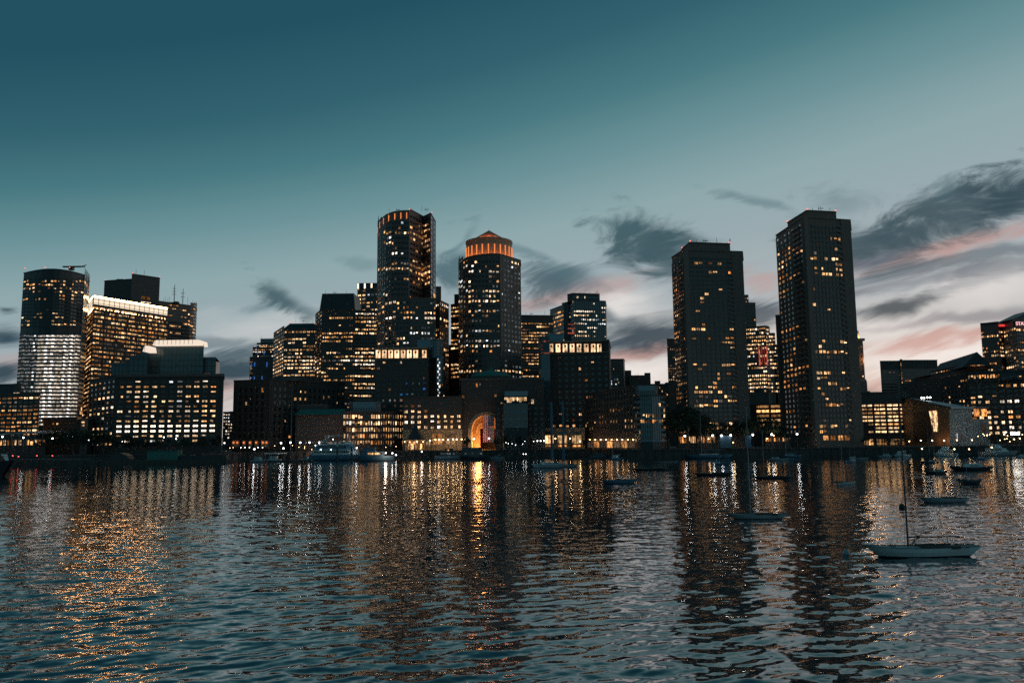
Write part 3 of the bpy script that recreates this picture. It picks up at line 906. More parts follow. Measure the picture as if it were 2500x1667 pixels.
def brick_warehouse():
    b = Bld('brick_warehouse', 'long nearly unlit brick warehouse block with pale window heads and a flat roof', 'building')
    e = b.block([(571, 556), (662, 550), (842, 590)], 927, 40, 'dark_brick', ref=1, clutter=4)
    b.facade(e[0], 945, 1072, 8, 5, .5, .62, .03, 'orange', pier='dark_brick', proud=.3, m0=.12, m1=.14)
    zt, zb = ZT(e[0], 945), ZT(e[0], 1072)
    for r in range(9):
        b.slab(e[0], e[0].L * .1, e[0].L * .88, zt - r * (zt - zb) / 8 - .2, zt - r * (zt - zb) / 8 + .25, .45, 'grey_concrete', 'window_head')
    b.slab(e[0], e[0].L - .8, e[0].L - .02, G, b.top, .5, 'granite')
    b.facade(e[1], 945, 1072, 8, 15, .45, .6, .04, 'orange', pier='dark_brick', proud=.3, m0=.02)
    for k in range(7): b.win_px(e[1], 716 + 5.6 * k, 719.5 + 5.6 * k, 970.5, 977, 'lit_warm')
    for px, py in ((704, 991), (702, 973), (735, 956), (745, 957), (697, 1027), (820, 961), (829, 961), (838, 961), (821, 983)):
        b.win_px(e[1], px - 1.8, px + 1.8, py - 2.4, py + 2.4, rng.choice(['lit_warm', 'lit_bright']))
    b.win_px(e[0], 636, 643, 947, 957, 'lit_orange'); b.win_px(e[0], 606, 612, 972, 976, 'lit_dim')
    # arched wall lights along the foot
    for px in (573, 582, 598, 613, 628, 644, 653):
        p = at(px, 1080, 551)
        m = MB(); m.ball((p.x, 548.6, p.z), .7, 'slot_orange', 8, 6); m.box(p.x - 1.2, p.x + 1.2, 549, 549.6, p.z - 3, p.z + 1.4, 'limestone')
        b.extra.append(('wall_light', m))
    b.finish()
    p = at(710, 1085, 535); q = at(708, 925, 535)
    m = MB(); m.tube((p.x, 535, G), (p.x, 535, q.z), .28, .12, 'mast_metal', 8); m.ball((p.x, 535, q.z), .3, 'mast_metal'); m.box(p.x - .6, p.x + .6, 534.4, 535.6, G - .1, G + .5, 'grey_concrete')
    tag(m.build('flagpole'), 'tall bare flagpole standing before the unlit brick warehouse', 'flagpole')

def green_roof():
    b = Bld('brick_building', 'low brick waterfront building with a sloped green copper roof', 'building')
    e = b.block([(722, 540), (838, 538)], 1013, 18, 'brick', parapet=0)
    b.facade(e[0], 1018, 1086, 5, 15, .5, .6, .04, 'dim', pier='brick', band='brick', proud=.3)
    a, c = at(718, 1014, 537), at(842, 998, 537)
    t = ZT(e[0], 998)
    b.mb('roof').prism([(a.x, 536.5), (c.x, 536.5), (c.x, 560), (a.x, 560)], b.top + .01, t, 'copper_green', [(a.x + 3, 544), (c.x - 1, 544), (c.x - 1, 552), (a.x + 3, 552)])
    k = a.x + 1
    while k < c.x - 1:
        b.mb('roof_seam').tube((k, 536.3, b.top + .1), (k + 1, 544, t + .08), .09, None, 'copper_green', 4); k += 2.2
    m = MB(); u = at(758, 994, 548); m.box(u.x - 8, u.x + 12, 546, 552, t - .2, u.z + 2, 'grey_concrete'); b.extra.append(('roof_unit', m))
    b.finish()

def curved_lowrise():
    b = Bld('curved_office', 'low round-cornered brick and glass building with tall bright windows and grey set-back top', 'building')
    pts = [(838, 534), (846, 526), (860, 522), (905, 521), (928, 525), (986, 545)]
    e = b.block(pts, 1005, 26, 'brick', ref=3)
    rows = {0: .95, 1: .97, 2: .7, 3: .95, 4: .8}
    for k, nc in ((0, 1), (1, 2), (2, 7), (3, 4), (4, 10)):
        b.facade(e[k], 1009, 1088, 5, nc, .78 if k < 4 else .5, .72 if k < 4 else .66, .9, 'bright', rows=rows, rpal={3: 'warm', 4: 'orange'}, run=.4, pier='dark_brick', band='dark_brick', proud=.35, key=0)
    t = b.top
    q = b.block([(855, 530), (862, 527), (915, 527), (930, 531)], 983, 16, 'steel_roof', ref=1, z0=t - .2, part='penthouse')
    b.facade(q[1], 994, 1004, 1, 8, .85, .8, .05, 'dim', pier='frame', dark='pale_glass')
    b.finish()

def far_crown_block():
    b = Bld('stepped_tower', 'far stepped tower with a spiky crown and thin blue light strips', 'tower')
    for x0, x1, py, Y in ((610, 674, 872, 918), (617, 674, 848, 912), (627, 674, 838, 920)):
        e = b.block([(x0, Y), (x1, Y)], py, 40, 'granite', part='wall')
        y1 = {872: 930, 848: 872, 838: 848}[py]
        b.facade(e[0], py + 3, y1, max(2, int((y1 - py) / 5.6)), int((x1 - x0) / 5), .75, .5, .55, 'mixed', rows={0: .7, 1: .9}, run=.5, band='granite', key=py)
    q = b.block([(636, 925), (672, 925)], 828, 22, 'pale_frame', part='crown', z0=b.top - .2)
    for k in range(9):
        p = at(637 + 4.2 * k, 828, 924); m = b.mb('crown_spike'); m.tube((p.x, 924.6, p.z - 8), (p.x, 924.6, p.z + 1.8 + (k in (0, 8)) * 1.5), .5, .12, 'pale_frame', 5)
    for px, y0, y1 in ((629, 857, 864), (645, 857, 865), (622, 884, 894), (614, 888, 898), (652, 884, 895), (611, 920, 926), (621, 919, 926), (640, 918, 926)):
        p, q_ = at(px, y0, 909), at(px, y1, 909)
        m = MB(); m.box(p.x - .5, p.x + .5, 908.4, 909, q_.z, p.z, 'neon_blue'); b.extra.append(('neon_strip', m))
    b.finish()

def chamfer_block():
    b = Bld('chamfered_tower', 'office tower with chamfered top corner and dense even rows of bright windows', 'tower')
    e = b.block([(669, 850), (694, 800), (776, 800)], 803, 40, 'granite', ref=1, parapet=.2)
    rows = {0: .95, 1: .2, 2: .6, 3: .6, 4: .65, 5: .7, 6: .5, 7: .75, 8: 1, 9: 1, 10: .9, 11: .8, 12: .95}
    b.facade(e[0], 806, 920, 13, 6, .7, .5, .5, 'bright', rows=rows, run=.4, band='granite', pier='granite', key=0)
    b.facade(e[1], 806, 920, 13, 9, .82, .5, .6, 'bright', rows=rows, run=.5, band='granite', pier='granite', key=0)
    b.frustum((690, 776), 803, 801, 788, .16, 36, 'dark_metal')
    b.beacon(710, 786, 812); roof_gear(b, (722, 741, 763), 788, 815)
    b.finish()

def trapezoid_tower():
    b = Bld('trapezoid_topped_tower', 'office tower with a blank sloped-sided dark cap and a lower right shoulder', 'tower')
    e = b.block([(771, 785), (787, 752), (868, 752)], 757, 40, 'brown_stone', ref=1)
    rows = {0: .5, 1: .75, 2: .5, 4: .12, 5: .55, 6: .6, 10: .8, 11: .7, 12: .75, 3: .2, 15: .7, 16: .75, 17: .6}
    b.facade(e[0], 762, 1000, 25, 3, .7, .5, .3, 'warm', rows=rows, run=.5, band='brown_stone', pier='brown_stone', key=0)
    b.facade(e[1], 762, 1000, 25, 14, .86, .48, .42, 'warm', rows=rows, rpal={2: 'orange', 12: 'cool'}, run=.6, band='brown_stone', pier='brown_stone', key=0)
    t = b.top
    roof_gear(b, (795, 818, 846), 717, 760)
    b.frustum((780, 867), 757, 756, 716, .055, 34, 'dark_metal')
    e = b.block([(868, 757), (920, 760)], 758, 34, 'brown_stone', ref=0)
    rows = {0: .5, 1: .95, 2: .95, 3: .6, 8: .9, 9: .9, 11: .95, 12: .9, 14: .3, 16: .9, 17: .8}
    b.facade(e[0], 762, 1000, 25, 8, .86, .5, .5, 'bright', rows=rows, run=.75, band='brown_stone', pier='brown_stone', key=1)
    b.finish()

def slot_crown_tower():
    b = Bld('notched_tower', 'dark tower with white light slots in its crown, half behind the cylindrical tower', 'tower')
    e = b.block([(873, 860), (926, 852)], 702, 34, 'granite', ref=1, parapet=0)
    b.facade(e[0], 706, 790, 9, 5, .7, .5, .2, 'mixed', run=.3, band='granite', pier='granite')
    t = b.top
    for k in range(3):
        x0, x1 = at(877 + 16.5 * k, 690, 858).x, at(889 + 16.5 * k, 690, 858).x
        b.mb('crown').box(x0, x1, 856, 880, t - .1, t + 5.8, 'dark_metal')
    for px in (875, 891, 907.5, 923):
        p = at(px, 690, 858); m = MB(); m.box(p.x - .75, p.x + .75, 857, 858, t, t + 5.4, 'slot_white'); b.extra.append(('light_slot', m))
    b.finish()

def cylinder_tower():
    b = Bld('cylindrical_tower', 'tall half-cylinder tower with orange light slots round its rim and a recessed flat side', 'tower')
    pts = [(923, 640), (925, 622), (932, 610), (943, 600), (957, 594), (972, 591), (986, 590), (1000, 590)]
    e = b.block(pts, 513, 40, 'granite', ref=7, parapet=0)
    rows = {0: .3, 1: .05, 2: .95, 3: .35, 4: .3, 5: .4, 6: .35, 7: .05, 8: .3, 9: 1, 10: .12, 11: .4, 12: .12, 13: .3, 14: .15, 15: .4}
    rp = {0: 'cool', 2: 'orange', 9: 'bright', 13: 'dim'}
    for k in range(7):
        b.facade(e[k], 538, 738, 16, 2, .8, .5, .3, 'dim' if k < 2 else 'mixed', rows=rows, rpal=rp, run=.4, band='granite', pier='granite', proud=.3, key=0, dark='pale_glass' if k < 1 else 'glass')
        for c in (0,):
            m = MB()
            u = e[k].L * .5; c3 = e[k].A + e[k].t * u + e[k].n * .3
            zt = e[k].z1
            M = Matrix.Translation((c3.x, c3.y, zt - 4.2)) @ Matrix.Rotation(math.atan2(e[k].t.y, e[k].t.x), 4, 'Z') @ Matrix.Diagonal((.55, .5, 4.6, 1))
            m.mbox(M, 'slot_orange'); b.extra.append(('light_slot', m))
    b.slab(e[6], e[6].L - .4, e[6].L - .02, G + 80, e[6].z1, .4, 'pale_frame')
    t1 = b.top
    e = b.block([(1000, 597), (1034, 618), (1051, 609), (1063, 634)], 521, 34, 'granite', ref=2, parapet=.3)
    rows = {0: .3, 1: .45, 2: .6, 3: .3, 4: .75, 5: .5, 6: .4, 7: .15, 8: .5, 9: .95, 10: .6, 11: .55, 12: .35, 13: .1, 14: .2}
    for k, nc in ((0, 5), (1, 4)):
        b.facade(e[k], 530, 738, 16, nc, .85, .5, .5, 'orange', rows=rows, rpal={0: 'cool', 9: 'warm'}, run=.5, band='granite', pier='granite', proud=.3, key=3)
    b.facade(e[2], 530, 738, 16, 2, .75, .8, .06, 'warm', band='granite', pier='granite', dark='pale_glass')
    # broader lower shaft
    e = b.block([(923, 612), (940, 598), (968, 588), (1000, 584), (1064, 588), (1065, 620)], 728, 40, 'granite', ref=3)
    rows = {0: .4, 1: .5, 2: .6, 4: .35, 5: .3, 6: .55, 8: .6, 9: .05, 10: .3, 11: .4, 12: .3}
    for k, nc in ((0, 2), (1, 3), (2, 4), (3, 9)):
        b.facade(e[k], 733, 920, 15, nc, .72, .5, .3, 'mixed', rows=rows, rpal={6: 'cool', 1: 'warm', 2: 'warm'}, run=.35, band='granite', pier='granite', proud=.3, key=5)
    e = b.block([(1064, 606), (1077, 606)], 701, 26, 'granite', part='wall')
    e = b.block([(1063, 606), (1073, 603), (1095, 622)], 735, 26, 'granite', ref=1)
    b.facade(e[0], 740, 920, 15, 2, .7, .5, .25, 'mixed', band='granite', pier='granite', key=6)
    b.facade(e[1], 740, 920, 15, 5, .72, .6, .55, 'mixed', band='granite', pier='granite', key=6, dark='pale_glass')
    roof_gear(b, (950, 972, 1030, 1042), 516, 600)
    b.beacon(1000, 511, 592); b.beacon(1054, 519, 612)
    b.finish()

def cone_tower():
    b = Bld('cone_topped_tower', 'round tower with an orange floodlit drum and pointed cone roof', 'tower')
    pts = [(1120, 628), (1123, 612), (1131, 599), (1143, 590), (1158, 584.5), (1175, 581.5), (1192, 580), (1219, 580), (1270, 602), (1271, 622)]
    e = b.block(pts, 620, 40, 'granite', ref=6, parapet=.3)
    rows = {0: .5, 1: .5, 2: .35, 3: .5, 4: .45, 5: .5, 6: .75, 7: .65, 8: .9, 9: .3, 10: .45, 11: .35, 12: .5, 13: .2, 14: .6, 15: .5, 16: .95, 17: .95, 18: .45, 19: .1, 20: .25, 21: .12, 22: .97, 23: .1}
    rp = {16: 'cool', 17: 'mixed', 22: 'bright', 8: 'bright', 18: 'orange', 12: 'dim'}
    for k, nc in enumerate((1, 1, 2, 2, 2, 2, 3)):
        b.facade(e[k], 633, 925, 24, nc, .72, .52, .45, 'mixed', rows=rows, rpal=rp, run=.45, band='granite', pier='granite', proud=.3, key=0)
    b.facade(e[7], 633, 925, 24, 6, .62, .5, .5, 'reflect_glow', rows={22: .95, 16: .8, 0: 1}, rpal={22: 'bright', 0: 'white'}, run=.3, band='granite', pier='granite', proud=.3, key=1, colp=lambda c, n, r: .35 if c in (0, 2) else 1, dark='pale_glass')  # grey panes glow in place of pale glass reflecting the sky
    b.slab(e[7], 0, 2.2, G, b.top, .6, 'granite')
    # fluted drum, cone
    C = at(1194, 600, 608); C = Vector((C.x, 608, 0))
    zb = b.top; zr = at(1194, 592, 608).z; rad = 57 / FPX * 608
    za = at(1193, 563, 608).z; zc = at(1193, 587, 608).z
    b.mb('drum').lathe(C, [(rad, zb - 1), (rad, zr - 1.4), (rad + .5, zr - 1.4), (rad + .5, zr), (rad - 1.5, zr + .1), (rad * .66, zr + 1.4)], 'limestone', 40)
    b.mb('cone_roof').lathe(C, [(rad * .7, zr + 1.0), (rad * .7, zr + 1.9), (.25, za)], 'wood_panel', 12)
    b.mb('cone_roof').tube((C.x, C.y, za - .5), (C.x, C.y, za + 2), .15, .05, 'mast_metal')
    for k in range(24):
        t = 2 * math.pi * k / 24
        d = Vector((math.cos(t), math.sin(t), 0))
        if d.y > .35: continue
        c = C + d * (rad + .25)
        M = Matrix.Translation((c.x, c.y, zb + .6 + (zr - zb) * .31)) @ Matrix.Rotation(t, 4, 'Z') @ Matrix.Diagonal((.5, .75, (zr - zb) * .62, 1))
        m = MB(); m.mbox(M, 'slot_orange'); b.extra.append(('glow_column', m))  # columns glow by themselves, standing in for floodlit stone
    root = b.finish()
    for k in range(12):
        t = math.pi + math.pi * (k + .5) / 12
        point('drum_floodlight', root, C + Vector((math.cos(t) * (rad + 2.2), math.sin(t) * (rad + 2.2), zb + .9)), (1, .27, .07), 430)
    for dx in (-7, 0, 7):
        point('roof_floodlight', root, C + Vector((dx, -rad * .78, zr + 3.2)), (1, .28, .08), 800)
    for k in (3, 5, 7): 
        pass

LIGHTS = []
def point(name, root, loc, col, power, r=.3):
    d = bpy.data.lights.new(name, 'POINT')
    d.energy = power; d.color = col; d.shadow_soft_size = max(r, math.sqrt(power) / 35)
    o = bpy.data.objects.new(name, d)
    COL.objects.link(o)
    if root is not None:
        o.parent = root
        loc = Vector(loc) - Vector(root.location)
    o.location = loc
    return o

def cone_wing():
    b = Bld('slim_office_block', 'slim stepped block with broad orange window bands, wedged left of the cone-topped tower', 'tower')
    e = b.block([(1101, 652), (1126, 646)], 741, 30, 'brown_stone', ref=1)
    b.facade(e[0], 746, 925, 18, 5, .95, .5, .4, 'orange', rows={1: .9, 2: .95, 10: 1, 0: .3, 15: .9, 16: .9}, run=.9, band='brown_stone')
    b.block([(1084, 668), (1126, 664)], 842, 22, 'brown_stone', ref=1, part='rear_wing')
    b.block([(1109, 656), (1126, 654)], 719, 22, 'brown_stone', ref=1, part='penthouse')
    b.finish()

def hinge_block():
    b = Bld('office_block', 'brown office block with tight orange window rows between cone-topped and teal glass towers', 'building')
    e = b.block([(1268, 700), (1350, 704)], 771, 40, 'brown_stone', ref=1, clutter=2)
    rows = {0: .0, 1: .95, 2: .8, 3: .1, 4: .8, 5: .75, 6: .85, 7: .9, 8: .15, 9: .7, 10: .4}
    roof_gear(b, (1284, 1298, 1330), 771, 712)
    b.facade(e[0], 779, 930, 20, 12, .88, .5, .5, 'warm', rows=rows, run=.6, band='brown_stone', pier='brown_stone')
    b.finish()

def teal_tower():
    b = Bld('teal_glass_tower', 'stepped teal glass tower with rows of white office lights', 'tower')
    e = b.block([(1388, 838), (1400, 812), (1478, 820), (1480, 850)], 733, 30, 'dark_metal', ref=1, clutter=0)
    b.facade(e[1], 736, 845, 11, 15, .72, .42, .3, 'white', rows={0: .35, 1: .2, 2: .6, 3: .45, 4: .6, 5: .4, 6: .3, 7: .35, 8: .4, 9: .02, 10: .3}, run=.55, band='teal_glass', pier='frame', dark='teal_glass', proud=.1)
    b.facade(e[0], 736, 845, 11, 3, .9, .6, .15, 'warm', band='dark_metal', dark='glass')
    q = b.block([(1385, 822), (1398, 816), (1464, 821)], 718, 20, 'dark_metal', ref=2, part='penthouse', z0=b.top - .2)
    b.facade(q[1], 721, 731, 1, 14, .9, .6, .3, 'white', dark='teal_glass', run=.5)
    e = b.block([(1343, 870), (1376, 838), (1389, 832)], 757, 26, 'dark_metal', ref=0)
    b.facade(e[0], 760, 850, 9, 10, .8, .5, .35, 'orange', rows={1: .8, 2: .7}, run=.5, band='dark_metal')
    b.block([(1372, 842), (1390, 832)], 741, 22, 'dark_metal', ref=0)
    roof_gear(b, (1402, 1418, 1440, 1458), 719, 824)
    for py in (798, 808, 819):
        p = at(1392, py, 828); m = MB(); m.box(p.x - 3.5, p.x + 3.5, 806, 812, p.z - .25, p.z + .25, 'lit_red'); b.extra.append(('red_strip', m))
    b.finish()

def thin_block():
    b = Bld('thin_block', 'thin dark block with a few warm windows right beside the right-hand lantern-topped brick tower', 'building')
    e = b.block([(1474, 640), (1489, 640), (1490, 660)], 843, 26, 'brown_stone')
    b.facade(e[0], 848, 945, 11, 4, .7, .5, .4, 'warm', run=.4, band='brown_stone')
    b.finish()

def far_blocks():
    b = Bld('distant_block', 'far dark square block with pale glass lower corner, against the sunset gap', 'building')
    e = b.block([(1489, 980), (1522, 980), (1525, 1000)], 877, 40, 'granite')
    b.facade(e[0], 884, 950, 10, 6, .5, .5, .08, 'warm', run=.3)
    q = b.block([(1490, 960), (1509, 960)], 916, 12, 'pale_glass', part='glass_annexe', parapet=0)
    b.facade(q[0], 918, 945, 5, 5, .8, .85, .25, 'cool', rows={2: .8}, dark='pale_glass', band='frame', pier='frame')
    b.finish()
    b = Bld('distant_brick_block', 'far brown stepped brick block with a chimney stack, low against the sunset', 'building')
    for x0, x1, py, Y in ((1524, 1541, 905, 1010), (1536, 1578, 917, 1005)):
        e = b.block([(x0, Y), (x1, Y)], py, 40, 'brick')
        b.facade(e[0], py + 4, 950, 5, max(3, int((x1 - x0) / 5)), .5, .5, .05, 'warm', run=.2)
    b.block([(1573, 1012), (1588, 1012)], 911, 20, 'brick', part='chimney')
    b.mast(1558, 917, 909, 1010, .2); b.mast(1552, 917, 912, 1010, .2)
    b.finish()
    b = Bld('distant_terrace', 'low far brick terrace with small warm windows left of the twin concrete towers', 'building')
    e = b.block([(1588, 800), (1662, 800)], 938, 40, 'brick', clutter=2)
    b.facade(e[0], 942, 1010, 8, 12, .45, .5, .3, 'orange', run=.3)
    b.block([(1598, 806), (1612, 806)], 931, 14, 'brick', part='chimney', z0=b.top - .2)
    b.finish()
    b = Bld('narrow_block', 'narrow block speckled with warm windows peeping out left of the shorter concrete tower', 'tower')
    e = b.block([(1628, 660), (1660, 660)], 828, 26, 'brown_stone')
    b.facade(e[0], 836, 930, 14, 6, .5, .5, .3, 'warm', run=.3, band='brown_stone')
    b.finish()

def lantern_windows(b, e, xs, y0, y1, w):
    """the tall lit loggia openings of the brick towers, a dark lantern hanging in each"""
    for px in xs:
        b.win_px(e, px - w / 2, px + w / 2, y0, y1, 'lit_loggia', 9, .3)
    for px in xs:
        u, z = e.hit(px + 1, y0 + (y1 - y0) * .3)
        c = e.A + e.t * u + e.n * .8
        m = MB()
        m.lathe((c.x, c.y, 0), [(.02, z - 1.1), (.55, z - .2), (.85, z + .5), (.35, z + .75), (.05, z + 1.2)], 'dark_metal', 6)
        m.box(c.x - .05, c.x + .05, c.y - .05, c.y + .75, z + .8, z + .95, 'dark_metal')
        b.extra.append(('lantern', m))
    for k in range(len(xs) + 1):
        px = xs[k] - w * .62 if k < len(xs) else xs[-1] + w * .62
        u, _ = e.hit(px, y0)
        b.slab(e, max(u - .5, .05), min(u + .5, e.L - .05), e.z_of(y1 + 1), e.z_of(y0 - 3), .8, 'brick', f'loggia_pier {k}')

def rowes_left():
    b = Bld('hotel_tower', 'dark brick tower with glowing loggias on top and a rounded glass corner turret', 'tower')
    e = b.block([(915, 553), (1046, 546), (1048, 570)], 849, 40, 'brick', ref=1, parapet=.6)
    lantern_windows(b, e[0], [923.5 + 15.2 * k for k in range(7)] + [1036.5], 855, 873.5, 11.5)
    b.slab(e[0], 0, e[0].L, e[0].z_of(877), e[0].z_of(875), .9, 'limestone', 'cornice')
    b.slab(e[0], 0, e[0].L, b.top - .3, b.top + .7, 1.0, 'limestone', 'cornice')
    rows = {0: .18, 1: .3, 2: .06, 3: .15, 4: .25, 5: .4, 6: .6, 7: .45, 8: .5, 9: .5, 10: .5}
    rp = {3: 'blue', 4: 'blue', 5: 'blue', 6: 'blue', 7: 'blue', 1: 'orange'}
    b.facade(e[0], 878, 1050, 13, 9, .48, .5, .3, 'mixed', rows=rows, rpal=rp, run=.1, pier='brick', band='brick', proud=.25, m0=.02, m1=.02)
    # rounded glass corner turret, lower slim glass shaft
    for px, Y, r, y0, y1, nm in ((1066, 549, 3.9, 829, 874, 'glass_turret'), (1074, 546, 2.6, 870, 935, 'glass_shaft')):
        c, zb = at(px, y0, Y), at(px, y1, Y).z
        b.mb(nm).lathe((c.x, Y, 0), [(r, zb), (r, c.z - 1.2), (r * .9, c.z)], 'pale_glass', 20)
        fr = b.mb(nm + '_frame')
        for k in range(12):
            t = 2 * math.pi * k / 12
            fr.tube((c.x + math.cos(t) * (r + .05), Y + math.sin(t) * (r + .05), zb), (c.x + math.cos(t) * (r + .05), Y + math.sin(t) * (r + .05), c.z - 1), .12, None, 'frame', 4)
        z = zb + 1
        while z < c.z - 1: fr.lathe((c.x, Y, 0), [(r + .1, z), (r + .1, z + .2)], 'frame', 16); z += 2.1
    p = at(1070, 878, 545.5)
    b.block([(1046, 562), (1086, 556)], 870, 30, 'brick', z0=None)
    e2 = b.edges
    b.facade(e2[0], 880, 1000, 9, 4, .5, .5, .35, 'warm', run=.2, m0=.55)
    # lit strips in the slim shaft
    for k in range(14):
        z = p.z - k * 2.0
        m = MB(); m.box(p.x - .3 + (k % 2) * .9, p.x + .5 + (k % 2) * .9, 543.0, 543.2, z - .8, z + .5, 'lit_cool'); b.extra.append(('shaft_light', m))
    b.block([(1019, 562), (1052, 560)], 832, 18, 'steel_roof', part='penthouse', z0=b.top - 8)
    b.finish()

def rowes_front():
    b = Bld('waterfront_hotel', 'mid-rise brick hotel wing with big warm windows over a floodlit limestone shopfront base', 'hotel')
    e = b.block([(984, 533), (1128, 528)], 968, 12, 'brick', ref=1)
    rows = {0: .15, 1: .35, 2: .62, 3: .9, 4: .85, 5: .45}
    b.facade(e[0], 972, 1049, 6, 9, .5, .6, .6, 'bright', rows=rows, rpal={2: 'warm', 0: 'dim', 1: 'dim'}, run=.1, pier='brick', band='brick', proud=.25)
    z = e[0].z_of(1050)
    b.slab(e[0], 0, e[0].L, G, z, .5, 'limestone', 'base')
    b.slab(e[0], 0, e[0].L, z, z + .6, .9, 'limestone', 'base')
    f = Edge((e[0].A + e[0].n * .5)[:2], (e[0].B + e[0].n * .5)[:2], 984, 1128, 0, 1)
    for x0, x1, m in ((1056, 1079, 'lit_orange'), (1089, 1112, 'lit_dim')):
        b.win_px(f, x0, x1, 1059, 1067, m, 8); b.win_px(f, x0, x1, 1070, 1084, 'lit_warm', 8)
        u0, z1 = f.hit(x0 - 1, 1057.5); u1, z0 = f.hit(x1 + 1, 1085)
        b.slab(f, u0, u1, z1, z1 + .35, .35, 'limestone', 'shopfront_surround')
        b.slab(f, u0 - .3, u0, G, z1, .35, 'limestone', 'shopfront_surround'); b.slab(f, u1, u1 + .3, G, z1, .35, 'limestone', 'shopfront_surround')
    b.win_px(f, 1121, 1125, 1058, 1066, 'lit_dim', 8); b.win_px(f, 1041, 1051, 1078, 1086, 'lit_bright', 8)
    for k in range(5): b.win_px(f, 990 + 10 * k, 996 + 10 * k, 1072, 1084, 'lit_orange', 8)
    b.finish()

def ferry_pavilion():
    m = thing('ferry_pavilion', 'small pavilion with dark bell-shaped roof and lit openings before the hotel wing', 'pavilion', (at(1013, 1085, 518).x, 519, G))
    o = m.location
    b = MB(); b.lathe((0, 0, 0), [(6.6, 6.8), (6.2, 7.6), (4.0, 10.0), (2.6, 13.0), (1.3, 15.2), (.9, 15.6), (.9, 17), (.05, 19)], 'dark_metal', 8); b.build('roof', m)
    b = MB()
    for k in range(8):
        t = 2 * math.pi * (k + .5) / 8; b.tube((6 * math.cos(t), 6 * math.sin(t), 0), (6 * math.cos(t), 6 * math.sin(t), 6.8), .3, None, 'limestone')
    b.lathe((0, 0, 0), [(6.3, 6.0), (6.3, 6.8)], 'limestone', 8); b.build('colonnade', m)
    b = MB(); b.lathe((0, 0, 0), [(4.4, 0), (4.4, 5.8)], 'brick', 8); b.build('wall', m)
    for k in (4, 5, 6, 7):
        t = 2 * math.pi * (k + .5) / 8 
        mm = Matrix.Rotation(t + math.pi / 8 * 0, 4, 'Z') @ Matrix.Translation((4.22, 0, 2.6)) @ Matrix.Diagonal((.3, 2.2, 3.6, 1))
        b = MB(); b.mbox(mm, 'lit_warm'); b.build('window', m)
    point('ceiling_light', m, Vector(o) + Vector((0, -5.2, 5.2)), (1, .62, .3), 500)

